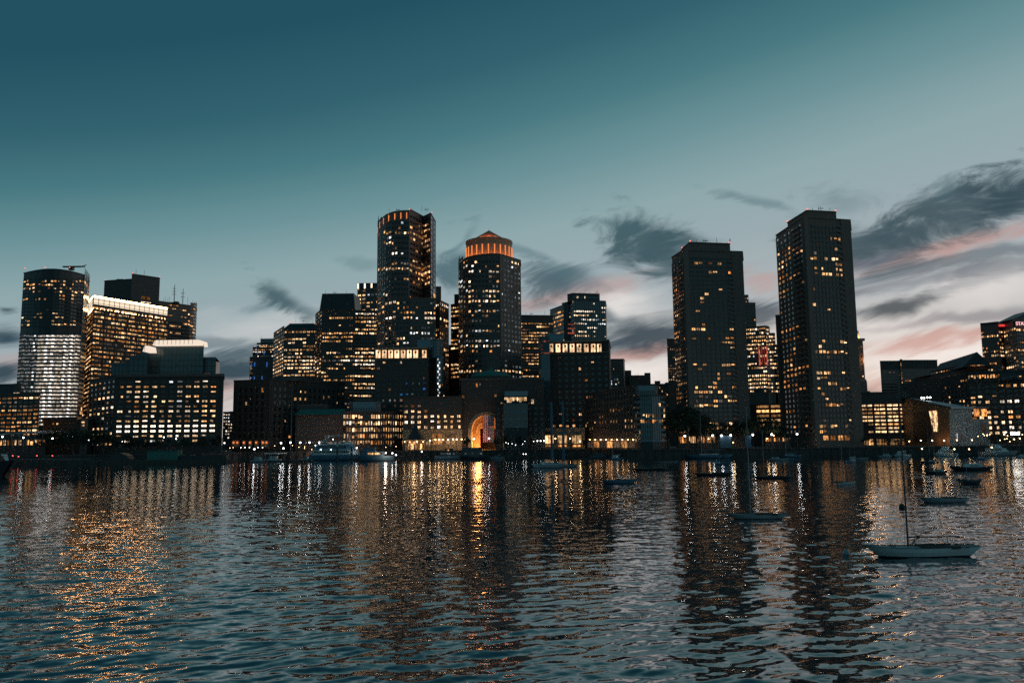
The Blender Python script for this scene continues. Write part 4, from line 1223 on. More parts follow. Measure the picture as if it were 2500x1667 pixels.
def arch_hall():
    b = Bld('arch_building', 'brick hall with a great floodlit archway and a shallow green dome on its roof', 'building')
    Y = 530.0
    xl, xr = at(1126, 1040, Y).x, at(1330, 1040, Y).x
    zt = at(1190, 925, Y).z
    cx = at(1187, 1049, Y).x; zs = at(1187, 1049, Y).z
    ro, ri = 11.6, 9.6
    b.base = Vector((cx, Y + 15, G))
    # wall with a real arched opening: side walls, spandrel strips round the arch
    w = b.mb('wall')
    D = 14.0
    w.box(xl, cx - ri, Y, Y + D, G - .3, zt, 'brick'); w.box(cx + ri, xr, Y, Y + D, G - .3, zt, 'brick')
    n = 20; vs = []; fs = []
    for k in range(n + 1):
        t = math.pi * k / n
        x, z = cx - ri * math.cos(t), zs + ri * math.sin(t)
        vs += [(x, Y, z), (x, Y, zt), (x, Y + D, z), (x, Y + D, zt)]
    for k in range(n):
        a = 4 * k
        fs += [(a, a + 4, a + 5, a + 1), (a + 2, a + 3, a + 7, a + 6), (a, a + 2, a + 6, a + 4), (a + 1, a + 5, a + 7, a + 3)]
    w.add(vs, fs, 'brick')
    # archivolt and reveal
    a = b.mb('archivolt'); vs = []; fs = []
    for k in range(n + 1):
        t = math.pi * k / n
        for rr, y in ((ri - .25, Y - .7), (ro, Y - .7), (ro, Y), (ri - .25, Y + D - .4)):
            vs.append((cx - rr * math.cos(t), y, zs + rr * math.sin(t)))
    for k in range(n):
        p = 4 * k
        fs += [(p, p + 4, p + 5, p + 1), (p + 1, p + 5, p + 6, p + 2), (p + 3, p + 7, p + 4, p)]
    a.add(vs, fs, 'limestone')
    for sgn in (-1, 1):
        a.box(min(cx + sgn * (ri - .25), cx + sgn * ro), max(cx + sgn * (ri - .25), cx + sgn * ro), Y - .7, Y - .01, G, zs, 'limestone')
        a.box(min(cx + sgn * (ri - .25), cx + sgn * (ri - .01)), max(cx + sgn * (ri - .25), cx + sgn * (ri - .01)), Y, Y + D - .4, G, zs, 'limestone')
    v = b.mb('voussoir')
    for k in range(1, 20):
        t = math.pi * k / 20; d = Vector((-math.cos(t), 0, math.sin(t)))
        c = Vector((cx, Y - .75, zs)) + d * ((ri + ro) / 2)
        M = Matrix.Translation(c) @ Matrix.Rotation(-(math.pi / 2 - t) * -1 if False else (t - math.pi / 2), 4, 'Y') @ Matrix.Diagonal((.55, .22, 1.2, 1))
        v.mbox(M, 'dark_brick')
    # inner rotunda screen behind the arch
    s = b.mb('inner_screen')
    s.box(cx - ri, cx - 4.4, Y + D, Y + D + 1, G, zs + ri, 'wood_panel'); s.box(cx - 4.4, cx + ri, Y + D, Y + D + 1, zs + 1, zs + ri, 'wood_panel')
    rb = b.mb('inner_arch'); pr = None
    for k in range(13):
        t = math.pi * k / 12
        p = Vector((cx - 3.6 - 3.2 * math.cos(t), Y + D - .4, zs - 2 + 6.5 * math.sin(t)))
        if pr is not None: rb.tube(pr, p, .45, None, 'limestone')
        pr = p
    rb.ball((cx - .4, Y + D - .8, zs - 2.4), .9, 'lamp_warm', 8, 6)
    # dome
    dc = at(1198, 925, Y + 14)
    R0 = 50 / FPX * (Y + 14)
    b.mb('drum').lathe((dc.x, Y + 14, 0), [(R0 * 1.02, zt - 1), (R0 * 1.02, zt + 2)], 'dark_brick', 32)
    hz = at(1198, 905, Y + 14).z - zt - 2
    prof = [(R0 * math.cos(t), zt + 2 + hz * math.sin(t)) for t in np.linspace(0, math.pi / 2 - .08, 9)]
    b.mb('dome').lathe((dc.x, Y + 14, 0), prof, 'copper_green', 32)
    b.mb('dome').lathe((dc.x, Y + 14, 0), [(1.4, zt + 1.5 + hz), (1.4, zt + 3.3 + hz), (.1, zt + 4.6 + hz)], 'copper_green', 12)
    w.box(xl - 1, xr, Y - .4, Y + .2, zt - .8, zt + .6, 'granite')
    f = Edge((xl, Y), (xr, Y), 1126, 1330, G, zt)
    for px, py, ww, hh, m in ((1164, 940, 3.4, 9, 'lit_orange'), (1210, 966, 5, 6, 'lit_warm'), (1172, 938, 2, 5, 'lit_grey'), (1111 + 20, 968, 5, 6, 'lit_orange'),
                              (1142, 966, 4, 6, 'glass'), (1157, 966, 4, 6, 'glass'), (1172, 966, 4, 6, 'glass'), (1190, 966, 4, 6, 'glass'), (1190, 940, 3.4, 8, 'glass'), (1203, 940, 3.4, 8, 'glass')):
        b.win_px(f, px - ww / 2, px + ww / 2, py - hh / 2, py + hh / 2, m, 4)
    root = b.finish()
    o = root
    point('arch_floodlight', o, (cx - 5, Y + 3, G + 5.5), (1, .46, .12), 3600)
    point('arch_floodlight', o, (cx - 6, Y + 9, G + 2), (1, .44, .11), 4200)
    point('arch_floodlight', o, (cx - 7, Y - 2.5, G + 7.5), (1, .55, .25), 500)
    point('arch_floodlight', o, (cx + 1, Y + 7, G + 9), (1, .48, .14), 2800)

def flag():
    """the big flag hangs long side down: union top right as it faces the water"""
    Y = 528.4
    x0, x1 = at(1178, 1015, Y).x, at(1206, 1015, Y).x
    z1, z0 = at(1190, 1015, Y).z, at(1190, 1079, Y).z
    root = thing('flag', 'huge flag with red and white stripes and starred blue field in the arch', 'flag', ((x0 + x1) / 2, Y, z0))
    W, H = x1 - x0, z1 - z0
    nst = 13; ny = 24
    def P(u, v):   # gentle folds
        return ((u - .5) * W, .25 * math.sin(u * 9 + v * 2.5) * (1 - v * .8), v * H)
    s = MB()
    cu, cv = 6 / 13, .60       # canton: right-hand side, from the top down
    for k in range(nst):
        a, c = k / nst, (k + 1) / nst
        for j in range(ny):
            v0, v1 = j / ny, (j + 1) / ny
            if c > cu + .001 and v0 >= cv - .02: continue
            s.add([P(a, v0), P(c, v0), P(c, v1), P(a, v1)], [(0, 1, 2, 3)], 'flag_red' if k % 2 == 0 else 'flag_white')
    s.build('stripes', root)
    s = MB()
    for j in range(8):
        v0, v1 = cv + (1 - cv) * j / 8, cv + (1 - cv) * (j + 1) / 8
        for k in range(7):
            a, c = cu + (1 - cu) * k / 7, cu + (1 - cu) * (k + 1) / 7
            s.add([P(a, v0), P(c, v0), P(c, v1), P(a, v1)], [(0, 1, 2, 3)], 'flag_blue')
    for r in range(11):
        for c in range(9):
            if (r + c) % 2: continue
            u = cu + (1 - cu) * (c + 1) / 10; v = cv + (1 - cv) * (r + 1) / 12
            p = P(u, v); vs = [(p[0], p[1] - .06, p[2])]
            for q in range(10):
                t = math.pi / 2 + q * math.pi / 5; rr = .24 if q % 2 == 0 else .1
                vs.append((p[0] + rr * math.cos(t), p[1] - .06, p[2] + rr * math.sin(t)))
            s.add(vs, [(0, 1 + (q + 1) % 10, 1 + q) for q in range(10)], 'flag_white')
    s.build('canton', root)
    s = MB(); s.tube((-W / 2 - .4, 0, H + .15), (W / 2 + .4, 0, H + .15), .12, None, 'mast_metal'); s.build('pole', root)
    point('flag_light', root, Vector(root.location) + Vector((-3.5, -4.5, 2.0)), (1, .72, .5), 170)
    point('flag_light', root, Vector(root.location) + Vector((-2.0, -4.5, H - 2)), (1, .72, .5), 130)

def glass_bay_block():
    b = Bld('bay_fronted_building', 'dark gabled wharf building with a projecting framed glass bay lit along its top storey', 'building')
    e = b.block([(1209, 522), (1330, 520)], 983, 8, 'dark_brick', ref=0, parapet=0)
    for x0, x1, dy in ((1223, 1228.5, 0), (1297, 1303, 0)): b.win_px(e[0], x0, x1, 975, 985, 'lit_bright')
    # sloping right half of the roof
    t = b.top
    xa, xb, xc = at(1209, 970, 521).x, at(1300, 970, 521).x, at(1338, 1000, 521).x
    zt = at(1250, 968, 521).z
    b.mb('roof').add([(xa, 521, t), (xb, 521, t), (xb, 521, zt), (xa, 521, zt), (xa, 529, t), (xb, 529, t), (xb, 529, zt), (xa, 529, zt)],
                     [(0, 1, 2, 3), (5, 4, 7, 6), (3, 2, 6, 7), (4, 0, 3, 7), (1, 5, 6, 2)], 'dark_brick')
    b.mb('roof').add([(xb, 521.2, t - 4), (xc, 521.2, t - 4), (xb, 521.2, zt), (xb, 529, t - 4), (xc, 529, t - 4), (xb, 529, zt)],
                     [(0, 1, 2), (4, 3, 5), (1, 4, 5, 2), (3, 0, 2, 5)], 'roof_grey')
    q = b.block([(1226, 519), (1229, 516), (1288, 516), (1292, 519)], 984, 4, 'dark_metal', ref=1, part='glass_bay', parapet=.2)
    b.facade(q[1], 986, 1042, 3, 10, .9, .86, .0, 'dim', band='pale_frame', pier='frame', dark='teal_glass', proud=.25, rows={0: .05, 1: .02, 2: .1})
    u = b.block([(1231, 518), (1286, 518)], 966.5, 4, 'dark_metal', part='lit_storey', z0=b.top - .1, parapet=0)
    b.facade(u[0], 969, 983, 1, 9, .9, .9, 1, 'bright', pier='frame', dark='glass', spread=0)
    b.block([(1232, 519), (1288, 519)], 957, 4, 'steel_roof', part='parapet', z0=b.top - .1)
    b.facade(e[0], 990, 1070, 6, 8, .4, .5, .06, 'dim', run=.1, m0=.0, m1=.0)
    b.finish()

def rowes_right():
    b = Bld('hotel_tower', 'dark brick tower with eight glowing loggias on top and mostly unlit windows below', 'tower')
    e = b.block([(1326, 556), (1486, 546), (1488, 570)], 831, 40, 'brick', ref=1, parapet=.6)
    lantern_windows(b, e[0], [1345 + 17.2 * k for k in range(7)] + [1463], 840, 859, 11.5)
    b.slab(e[0], 0, e[0].L, e[0].z_of(863), e[0].z_of(861), .9, 'limestone', 'cornice')
    b.slab(e[0], 0, e[0].L, b.top - .3, b.top + .7, 1.0, 'limestone', 'cornice')
    rows = {0: .02, 1: .03, 2: .12, 3: .0, 4: .1, 5: .06, 6: .3, 7: .04, 8: .02, 9: .03, 10: .35, 11: .4, 12: .4}
    b.facade(e[0], 866, 1046, 13, 10, .45, .5, .1, 'warm', rows=rows, run=.1, pier='brick', band='brick', proud=.25, dark='teal_glass')
    q = b.block([(1314, 552), (1320, 548), (1342, 546)], 821, 14, 'pale_glass', ref=1, part='glass_corner', parapet=.2)
    b.facade(q[1], 826, 864, 8, 5, .9, .85, .22, 'red', band='frame', pier='frame', dark='teal_glass', proud=.12)
    b.block([(1330, 566), (1376, 564)], 817, 14, 'steel_roof', part='penthouse', z0=b.top - 6)
    g = b.block([(1326, 541), (1428, 537)], 1046, 9, 'limestone', ref=1, part='base', parapet=.5)
    for k, px in enumerate((1340, 1373, 1408)):
        b.win_px(g[0], px - 11, px + 11, 1053, 1059, 'glass', 8); b.win_px(g[0], px - 11, px + 11, 1063, 1082, 'lit_warm' if k != 1 else 'lit_bright', 8)
        b.win_px(g[0], px - 10, px + 10, 1086, 1090, 'lit_orange', 8)
        u, z = g[0].hit(px, 1061)
        b.slab(g[0], u - 3.3, u + 3.3, z - .25, z + .25, .5, 'limestone', 'shopfront_surround')
        for s in (-3.5, 3.5): b.slab(g[0], u + s - .3, u + s + .3, G, z + 2.6, .5, 'limestone', 'shopfront_surround')
    b.finish()

def rowes_pier():
    b = Bld('pier_building', 'long brick pier building with a rounded glass end and an arcade of lamps', 'building')
    e = b.block([(1430, 545), (1552, 470), (1560, 463)], 941, 40, 'brick', ref=1, parapet=.4, back=[(at(1600, 941, 470).x, 475), (at(1560, 941, 545).x, 545)])
    rows = {0: .03, 1: .06, 2: .02, 3: .35, 4: .25, 5: .35, 6: .25}
    b.facade(e[0], 955, 1050, 7, 18, .42, .55, .2, 'orange', rows=rows, run=.45, pier='brick', band='brick', proud=.25)
    for k in range(7):
        u0 = e[0].L * (.03 + .138 * k); u1 = u0 + e[0].L * .1
        b.win(e[0], u0, u1, G + .8, G + 4.6, 'lit_orange' if k % 2 else 'lit_dim', 6)
        b.slab(e[0], u0 - .6, u0 - .02, G, G + 6, .7, 'limestone', 'arcade')
        b.slab(e[0], u0 - .6, u1 + .6, G + 5, G + 6, .75, 'limestone', 'arcade')
    pts = [(1548, 470), (1553, 461), (1562, 456), (1590, 454), (1612, 456), (1622, 462), (1624, 474)]
    q = b.block(pts, 965, 12, 'dark_metal', ref=3, part='glass_end', parapet=.3)
    rows = {0: .0, 1: .05, 2: .2, 3: .55, 4: .75, 5: .1, 6: .25, 7: .02}
    for k, nc in enumerate((2, 2, 5, 4, 2, 2)):
        b.facade(q[k], 968, 1075, 8, nc, .88, .7, .2, 'orange', rows=rows, run=.6, band='pale_frame', pier='frame', dark='teal_glass', proud=.2, key=2)
    q = b.block([(1550, 468), (1558, 461), (1598, 459), (1606, 464)], 943, 8, 'steel_roof', ref=2, part='penthouse', z0=b.top - .2)
    b.facade(q[1], 952, 964, 1, 8, .9, .8, 0, 'dim', pier='frame', dark='teal_glass')
    b.finish()

def harbor_tower(name, label, left, front, py, core, corepy, strip, rows_y, n, pf, pl, base):
    b = Bld(name, label, 'tower', 'twin concrete apartment towers on the quay')
    (xa, Ya), (xb, Yb), (xc, Yc) = left, front[0], front[1]
    e = b.block([(xa, Ya), (xb, Yb), (xc, Yc), (xc + 1, Yc + 24)], py, 26, 'concrete', ref=2, parapet=.3)
    t = b.top
    b.block(core, corepy, 16, 'concrete', ref=1, part='core', z0=t - .3, parapet=.3)
    L, F = e[0], e[1]
    y0, y1 = rows_y
    hot = [rng.random() for _ in range(n)]
    bump = {k: min(1, pf * (.2 + 1.7 * hot[k] ** 1.5) * (1.5 if k > n * .58 else .8)) for k in range(n)}
    # front: solid corner pier, six window bays in pairs, solid right flank
    m1 = strip
    b.facade(F, y0, y1, n, 9, .88, .64, pf, 'warm', rows=bump, run=.22, band='concrete', pier='concrete', proud=.35, m0=.085, m1=m1, dark='glass',
             key=0, colp=lambda c, k, r: (1.1 if c in (0, 1, 7, 8) else .85))
    b.slab(F, 0, F.L * .075, G, t, .7, 'concrete_trim')
    b.slab(F, F.L * (1 - m1 + .015), F.L - .01, G, t, .5, 'concrete')
    cp = (lambda c, k, r: 1.25 if c in (0, 1, 2) else .45)
    b.facade(L, y0 + 10, y1, n, 7, .66, .62, pl, 'orange', run=.5, band='concrete', pier='concrete', proud=.4, key=1, m1=.05, dark='glass', colp=cp,
             rows={0: .9, 1: .85, 2: .4}, rpal={0: 'grey', 1: 'grey'})  # top rows glow grey in place of panes that mirror the sky
    # balcony fronts on the left face
    zt, zb = L.z_of(y0 + 10), L.z_of(y1)
    for r in range(n):
        z = zt - (r + .95) * (zt - zb) / n
        b.slab(L, L.L * .62, L.L * .9, z, z + 1.0, 1.3, 'concrete_trim', f'balcony {r}')
        b.slab(F, F.L * (1 - m1 - .06), F.L * (1 - m1 + .01), z, z + 1.0, 1.1, 'concrete_trim', f'balcony right {r}')
    for px in base:
        b.win_px(F, px - 6, px + 6, 1060, 1074, 'lit_orange', 6)
    for px, Y in ((core[1][0], core[1][1]), (core[2][0], core[2][1]), (core[0][0], core[0][1])):
        p = at(core[1][0], corepy, core[1][1])
        b.beacon(px + (1 if px < core[2][0] else -1), 833.5 - 0 if False else at_py(px, p.z + .9, Y), Y, .45)
    return b

def at_py(px, z, Y):
    lo, hi = -500.0, 1400.0
    for _ in range(40):
        m = (lo + hi) / 2
        if at(px, m, Y).z > z: lo = m
        else: hi = m
    return lo

def harbor_towers():
    b = harbor_tower('apartment_tower', 'shorter, left one of two dark concrete apartment towers, its left face speckled with windows',
                     (1640, 500), ((1668, 480), (1812, 486)), 614.5, [(1664, 500), (1684, 482.5), (1782, 487)], 592, .2, (628, 1062), 40, .36, .62, ())
    for k in range(3): b.mast(1781 + k, 592, 585 - 2 * k, 490, .12)
    roof_gear(b, (1700, 1722, 1750), 592, 486)
    b.finish()
    b = harbor_tower('apartment_tower', 'taller, right one of two dark concrete apartment towers against the sunset clouds',
                     (1893, 511), ((1962, 468), (2075, 476)), 537.5, [(1921, 497), (1970, 470), (2041, 474)], 514, .23, (552, 1060), 40, .3, .3, (2016, 2034, 2052, 2068))
    q = b.block([(1893, 516), (1908, 514)], 771, 5, 'concrete', ref=0, part='stair_shaft')
    roof_gear(b, (1984, 2004, 2026), 514, 474)
    b.finish()

def between_blocks():
    b = Bld('slim_tower', 'slim dark stepped tower rising just behind the right edge of the shorter concrete tower', 'tower')
    for x0, x1, py, Y in ((1800, 1827, 721, 810), (1800, 1844, 740, 800)):
        e = b.block([(x0, Y), (x1, Y)], py, 24, 'granite', clutter=0)
        b.facade(e[0], py + 4, 860 if py == 740 else 740, 14 if py == 740 else 2, 7, .6, .5, .12, 'orange', run=.3, band='granite')
    b.finish()
    b = Bld('round_topped_tower', 'round-cornered brightly lit office tower with red vertical light strips down its middle', 'tower')
    e = b.block([(1800, 712), (1868, 700), (1875, 703), (1878, 712)], 796, 34, 'granite', ref=1)
    rows = {0: .9, 1: .9, 2: .9, 3: .5, 4: .9, 5: .85, 6: .2}
    for k, nc in ((0, 14), (1, 2), (2, 1)):
        b.facade(e[k], 800, 960, 17, nc, .8, .55, .45, 'bright', rows=rows, rpal={7: 'white', 12: 'white'}, run=.5, band='granite', pier='granite', key=0)
    t = b.edges[0]
    for x0, x1, py in ((1876, 1892, 814), (1888, 1898, 842)):
        e2 = b.block([(x0, 706), (x1, 706)], py, 26, 'granite')
        b.facade(e2[0], py + 3, 960, int((960 - py) / 9.4), 3, .75, .5, .65, 'bright', run=.4, band='granite')
    for px in (1852, 1858, 1864, 1870):
        p, q = at(px, 846, 701), at(px, 892, 701)
        m = MB(); m.box(p.x - .45, p.x + .45, 699.2, 700.2, q.z, p.z, 'lit_red'); b.extra.append(('light_strip', m))
    b.finish()
    b = Bld('car_park', 'low car park with tilted glowing decks behind dark trees between the two concrete towers', 'car park')
    e = b.block([(1832, 566), (1915, 560)], 986, 24, 'grey_concrete', ref=1, parapet=.2)
    for r in range(5):
        z = e[0].z_of(991 + 11.3 * r)
        b.win(e[0], e[0].L * .18, e[0].L * .96, z - 1.1, z + .5, 'lit_warm', 6)
        b.slab(e[0], 0, e[0].L, z - 2.4, z - 1.2, .6, 'grey_concrete', 'deck_front')
    b.finish()

def clock_tower():
    b = Bld('custom_house_tower', 'floodlit classical clock tower half hidden behind the taller concrete tower', 'tower')
    Y = 800.0
    cx = at(2078, 900, Y).x
    k = Y / FPX
    Z = lambda py: at(2078, py, Y).z
    b.base = Vector((cx, Y + 10, G))
    def tier(half, y0, y1, m='limestone', part='shaft'):
        b.mb(part).box(cx - half * k, cx + half * k, Y + 15 - half * k, Y + 15 + half * k, Z(y1), Z(y0), m)
    tier(41, 955, 1080, 'concrete_trim', 'base')
    tier(37, 930, 955, 'concrete_trim')
    tier(34, 832, 930, 'concrete_trim')
    tier(38, 826, 832, 'limestone', 'cornice'); tier(36, 926, 930, 'limestone', 'cornice')
    tier(28, 806, 826, 'limestone', 'clock_stage')
    b.mb('spire').lathe((cx, Y + 15, 0), [(27 * k, Z(806)), (25 * k, Z(798)), (20 * k, Z(790)), (19 * k, Z(738)), (20 * k, Z(736)), (15 * k, Z(734)), (14 * k, Z(718)), (15 * k, Z(716)), (8 * k, Z(706)), (.4, Z(680))], 'limestone', 8)
    e = Edge((cx - 41 * k, Y + 15 - 41 * k), (cx + 41 * k, Y + 15 - 41 * k), 2037, 2119, G, Z(955))
    b.facade(e, 958, 1070, 10, 9, .4, .5, .3, 'warm', run=.1, band='concrete_trim', pier='concrete_trim')
    e = Edge((cx - 34 * k, Y + 15 - 34 * k), (cx + 34 * k, Y + 15 - 34 * k), 2044, 2112, Z(930), Z(832))
    b.facade(e, 840, 926, 7, 7, .4, .6, .15, 'orange', run=.1, band='concrete_trim', pier='concrete_trim')
    m = MB(); m.lathe((0, 0, 0), [(4, 0), (4, .3)], 'lit_bright', 20)
    me = m.mesh('clock_face')
    root = b.finish()
    place('clock_face', me, root, Matrix.Translation(Vector((cx, Y + 15 - 28 * k - .3, (Z(806) + Z(826)) / 2)) - b.base) @ Matrix.Rotation(R(90), 4, 'X'))
    for sx in (1,):
        point('floodlight', root, (cx + 30 * k, Y + 15 - 31 * k, Z(822)), (1, .5, .18), 3000)
        point('floodlight', root, (cx + 24 * k, Y + 5, Z(788)), (1, .48, .16), 3000)
        point('floodlight', root, (cx + 24 * k, Y + 5, Z(745)), (1, .48, .16), 3000)
        point('floodlight', root, (cx + 38 * k, Y + 15 - 38 * k, Z(880)), (1, .5, .18), 2200)

def lit_garage():
    b = Bld('parking_garage', 'open parking garage with glowing horizontal decks under a heavy dark flat roof', 'parking garage')
    e = b.block([(2096, 524), (2226, 518)], 985, 34, 'grey_concrete', ref=1, parapet=0)
    n = 8
    for r in range(n):
        z = e[0].z_of(984 + 9.2 * r) - 1.3
        wide = .05 if r < 5 else .25
        for c in range(4):
            a, d = e[0].L * (.04 + .24 * c), e[0].L * (.04 + .24 * c + .225)
            if r >= 5 and c == 0: a += e[0].L * .12
            if r == 6 and c in (0, 3): continue
            b.win(e[0], a, d, z - .55, z + .45, 'lit_bright' if r % 3 != 2 else 'lit_warm', 8 - r * .1)
        b.slab(e[0], 0, e[0].L, z - 1.5, z - .7, .7, 'grey_concrete', 'deck_front' if r == 0 else 'deck_front ' + str(r))
    for c in range(5):
        u = min(max(e[0].L * (.03 + .24 * c), .7), e[0].L - .7)
        b.slab(e[0], u - .6, u + .6, G, b.top, .9, 'grey_concrete', 'pier')
    for c in range(9): b.win(e[0], e[0].L * (.05 + .1 * c), e[0].L * (.05 + .1 * c + .085), G + .6, G + 4.2, 'lit_warm', 9)
    b.block([(2094, 521), (2216, 515)], 957, 40, 'dark_metal', ref=1, part='roof', z0=b.top + .02)
    b.finish()

def striped_blocks():
    b = Bld('striped_office_block', 'pair of dull brown striped office slabs joined by a thin column of lights', 'building')
    e = b.block([(2148, 690), (2198, 690)], 882, 34, 'granite')
    b.facade(e[0], 905, 1000, 13, 10, .95, .4, .06, 'dim', run=.7, band='concrete_trim', rows={0: .4, 2: .2, 9: .35})
    for k in range(14): b.slab(e[0], e[0].L * (k + .3) / 14, e[0].L * (k + .7) / 14, e[0].z_of(902), b.top, .3, 'dark_metal', 'louvre')
    e = b.block([(2200, 688), (2288, 690)], 880, 34, 'granite')
    b.facade(e[0], 903, 1000, 13, 16, .95, .4, .06, 'dim', run=.7, band='concrete_trim', rows={0: .2})
    for k in range(24): b.slab(e[0], e[0].L * (k + .3) / 24, e[0].L * (k + .7) / 24, e[0].z_of(899), b.top, .3, 'dark_metal', 'louvre')
    q = b.block([(2197, 694), (2202, 694)], 878, 20, 'dark_metal', part='link')
    b.facade(q[0], 884, 960, 16, 1, .8, .6, .95, 'warm', run=0, spread=0)
    b.finish()

def gable_hall():
    b = Bld('gabled_hotel', 'long stepped brick hotel with dark pitched roof and a lit fan window in its gable', 'hotel')
    ya, yb = 600.0, 545.0
    e = b.block([(2272, 620), (2360, 560), (2425, 548)], 897, 40, 'brick', ref=1, parapet=.2)
    b.facade(e[0], 900, 960, 6, 14, .6, .5, .3, 'orange', rows={0: .8, 1: .5}, run=.6, band='brick')
    b.facade(e[1], 900, 960, 6, 9, .55, .5, .2, 'orange', run=.3, band='brick')
    t = b.top
    r0, r1 = at(2303, 877, 620), at(2385, 863, 562)
    zr = r1.z
    g0, g1 = at(2350, 890, 556), at(2422, 890, 548)
    a0, a1 = at(2278, 893, 632), at(2306, 893, 640)
    ridge_b = Vector((at(2303, 880, 630).x, 630, zr))
    rf = b.mb('roof')
    vs = [(g0.x, 556, t), (g1.x, 548, t), ((g0.x + g1.x) / 2, 551, zr), (a0.x, 640, t), (a0.x + (g1.x - g0.x), 632, t), (a0.x + (g1.x - g0.x) / 2, 636, zr)]
    rf.add(vs, [(0, 1, 2), (4, 3, 5), (0, 2, 5, 3), (1, 4, 5, 2)], 'roof_grey')
    f = Edge((g0.x, 556), (g1.x, 548), 2350, 2422, t, zr)
    n = 6
    for k in range(n):
        u = f.L * (.5 + (k - 2.5) * .085); h = (zr - t) * (.62 - abs(k - 2.5) * .13)
        b.win(f, u - f.L * .038, u + f.L * .038, t + .5, t + h, 'lit_warm' if k != 1 else 'lit_orange', 5)
    # lower terraces stepping towards the water
    q = b.block([(2262, 600), (2345, 540)], 915, 24, 'brick', ref=1)
    b.facade(q[0], 918, 965, 5, 14, .6, .5, .3, 'orange', run=.5, band='brick')
    b.finish()

def long_hotel():
    b = Bld('brick_hotel', 'broad brick harbour building at the right edge with large warm windows in pairs', 'hotel')
    e = b.block([(2296, 545), (2364, 510), (2620, 480)], 932, 40, 'brick', ref=1, clutter=3)
    rows = {0: .8, 1: .1, 2: .3, 3: .8, 4: .3, 5: .7, 6: .6, 7: .8, 8: .9, 9: .9}
    b.facade(e[1], 934, 1062, 10, 14, .62, .6, .6, 'bright', rows=rows, rpal={0: 'orange', 1: 'dim', 4: 'orange', 6: 'warm'}, run=.2, pier='brick', band='brick', proud=.4)
    b.facade(e[0], 938, 1062, 10, 8, .5, .5, .2, 'orange', rows={3: .3, 2: .2}, run=.2, pier='brick', band='brick', proud=.3)
    t = b.top
    q = b.block([(2362, 520), (2442, 508), (2620, 492)], 906, 26, 'roof_grey', ref=1, part='attic', z0=t - .3)
    b.facade(q[0], 912, 926, 1, 12, .7, .7, .85, 'orange', run=.5)
    b.facade(q[1], 912, 926, 1, 20, .6, .5, .1, 'warm', run=.3)
    b.finish()

def sign_tower():
    b = Bld('sign_tower', 'blue-black glass office towers at the right edge carrying a red lit rooftop sign', 'tower')
    e = b.block([(2393, 800), (2436, 790), (2450, 800)], 790, 36, 'dark_metal', ref=0)
    for k, nc in ((0, 9), (1, 3)):
        b.facade(e[k], 797, 960, 17, nc, .85, .55, .3, 'warm', rows={0: .1, 1: .6, 3: .6, 7: .7, 8: .2}, run=.6, band='granite', pier='granite', dark='teal_glass', key=0)
    p, q = at(2438, 793, 787), at(2460, 796, 787)
    m = MB(); m.box(p.x, q.x, 786, 787, q.z - .4, p.z + .2, 'sign_red'); b.extra.append(('red_light_strip', m))
    b.block([(2436, 800), (2452, 796)], 796, 20, 'dark_metal', ref=0)
    e = b.block([(2448, 790), (2478, 760), (2640, 775)], 777, 40, 'dark_metal', ref=1)
    for k, nc in ((0, 6), (1, 30)):
        b.facade(e[k], 802, 960, 16, nc, .85, .55, .3, 'warm', rows={0: .7, 2: .1, 3: .5}, run=.6, band='granite', pier='granite', dark='teal_glass', key=1)
    xa, xb, xc = at(2478, 777, 760).x, at(2500, 777, 762).x, at(2640, 777, 775).x
    z = b.top
    b.mb('roof').add([(xa, 761, z - .2), (xc, 775, z - .2), (xc, 775, z + 3), ((xa * .7 + xc * .3), 766, z + 9), (xa, 790, z - .2), (xc, 800, z - .2), (xc, 800, z + 3), ((xa * .7 + xc * .3), 795, z + 9)],
                     [(0, 1, 2, 3), (5, 4, 7, 6), (3, 2, 6, 7), (0, 3, 7, 4)], 'dark_metal')
    root = b.finish()
    cu = bpy.data.curves.new('sign_lettering', 'FONT')
    cu.body = 'STATE STREET'; cu.size = 4.6; cu.extrude = .25; cu.align_x = 'LEFT'
    tmp = bpy.data.objects.new('sign_lettering', cu)
    COL.objects.link(tmp)
    bpy.context.view_layer.update()
    me = bpy.data.meshes.new_from_object(tmp.evaluated_get(bpy.context.evaluated_depsgraph_get()))
    bpy.data.objects.remove(tmp)
    me.materials.clear(); me.materials.append(MATS['sign_white'])
    p = at(2479, 794, 759)
    M = Matrix.Translation(Vector((p.x, 758.2, p.z)) - b.base) @ Matrix.Rotation(R(5.2), 4, 'Z') @ Matrix.Rotation(R(90), 4, 'X')
    place('sign_lettering', me, root, M)
    b2 = MB(); c, d = at(2477, 796, 759), at(2600, 783, 768)
    b2.mbox(Matrix.Translation(Vector(((c.x + d.x) / 2, 762.6 + 1.6, p.z + 1.6))) @ Matrix.Rotation(R(5.2), 4, 'Z') @ Matrix.Diagonal((d.x - c.x, .3, 5.6, 1)), 'sign_red')
    o = b2.build('sign_board', root, b.base)
    o.data.materials.clear(); o.data.materials.append(MATS['dark_metal'])

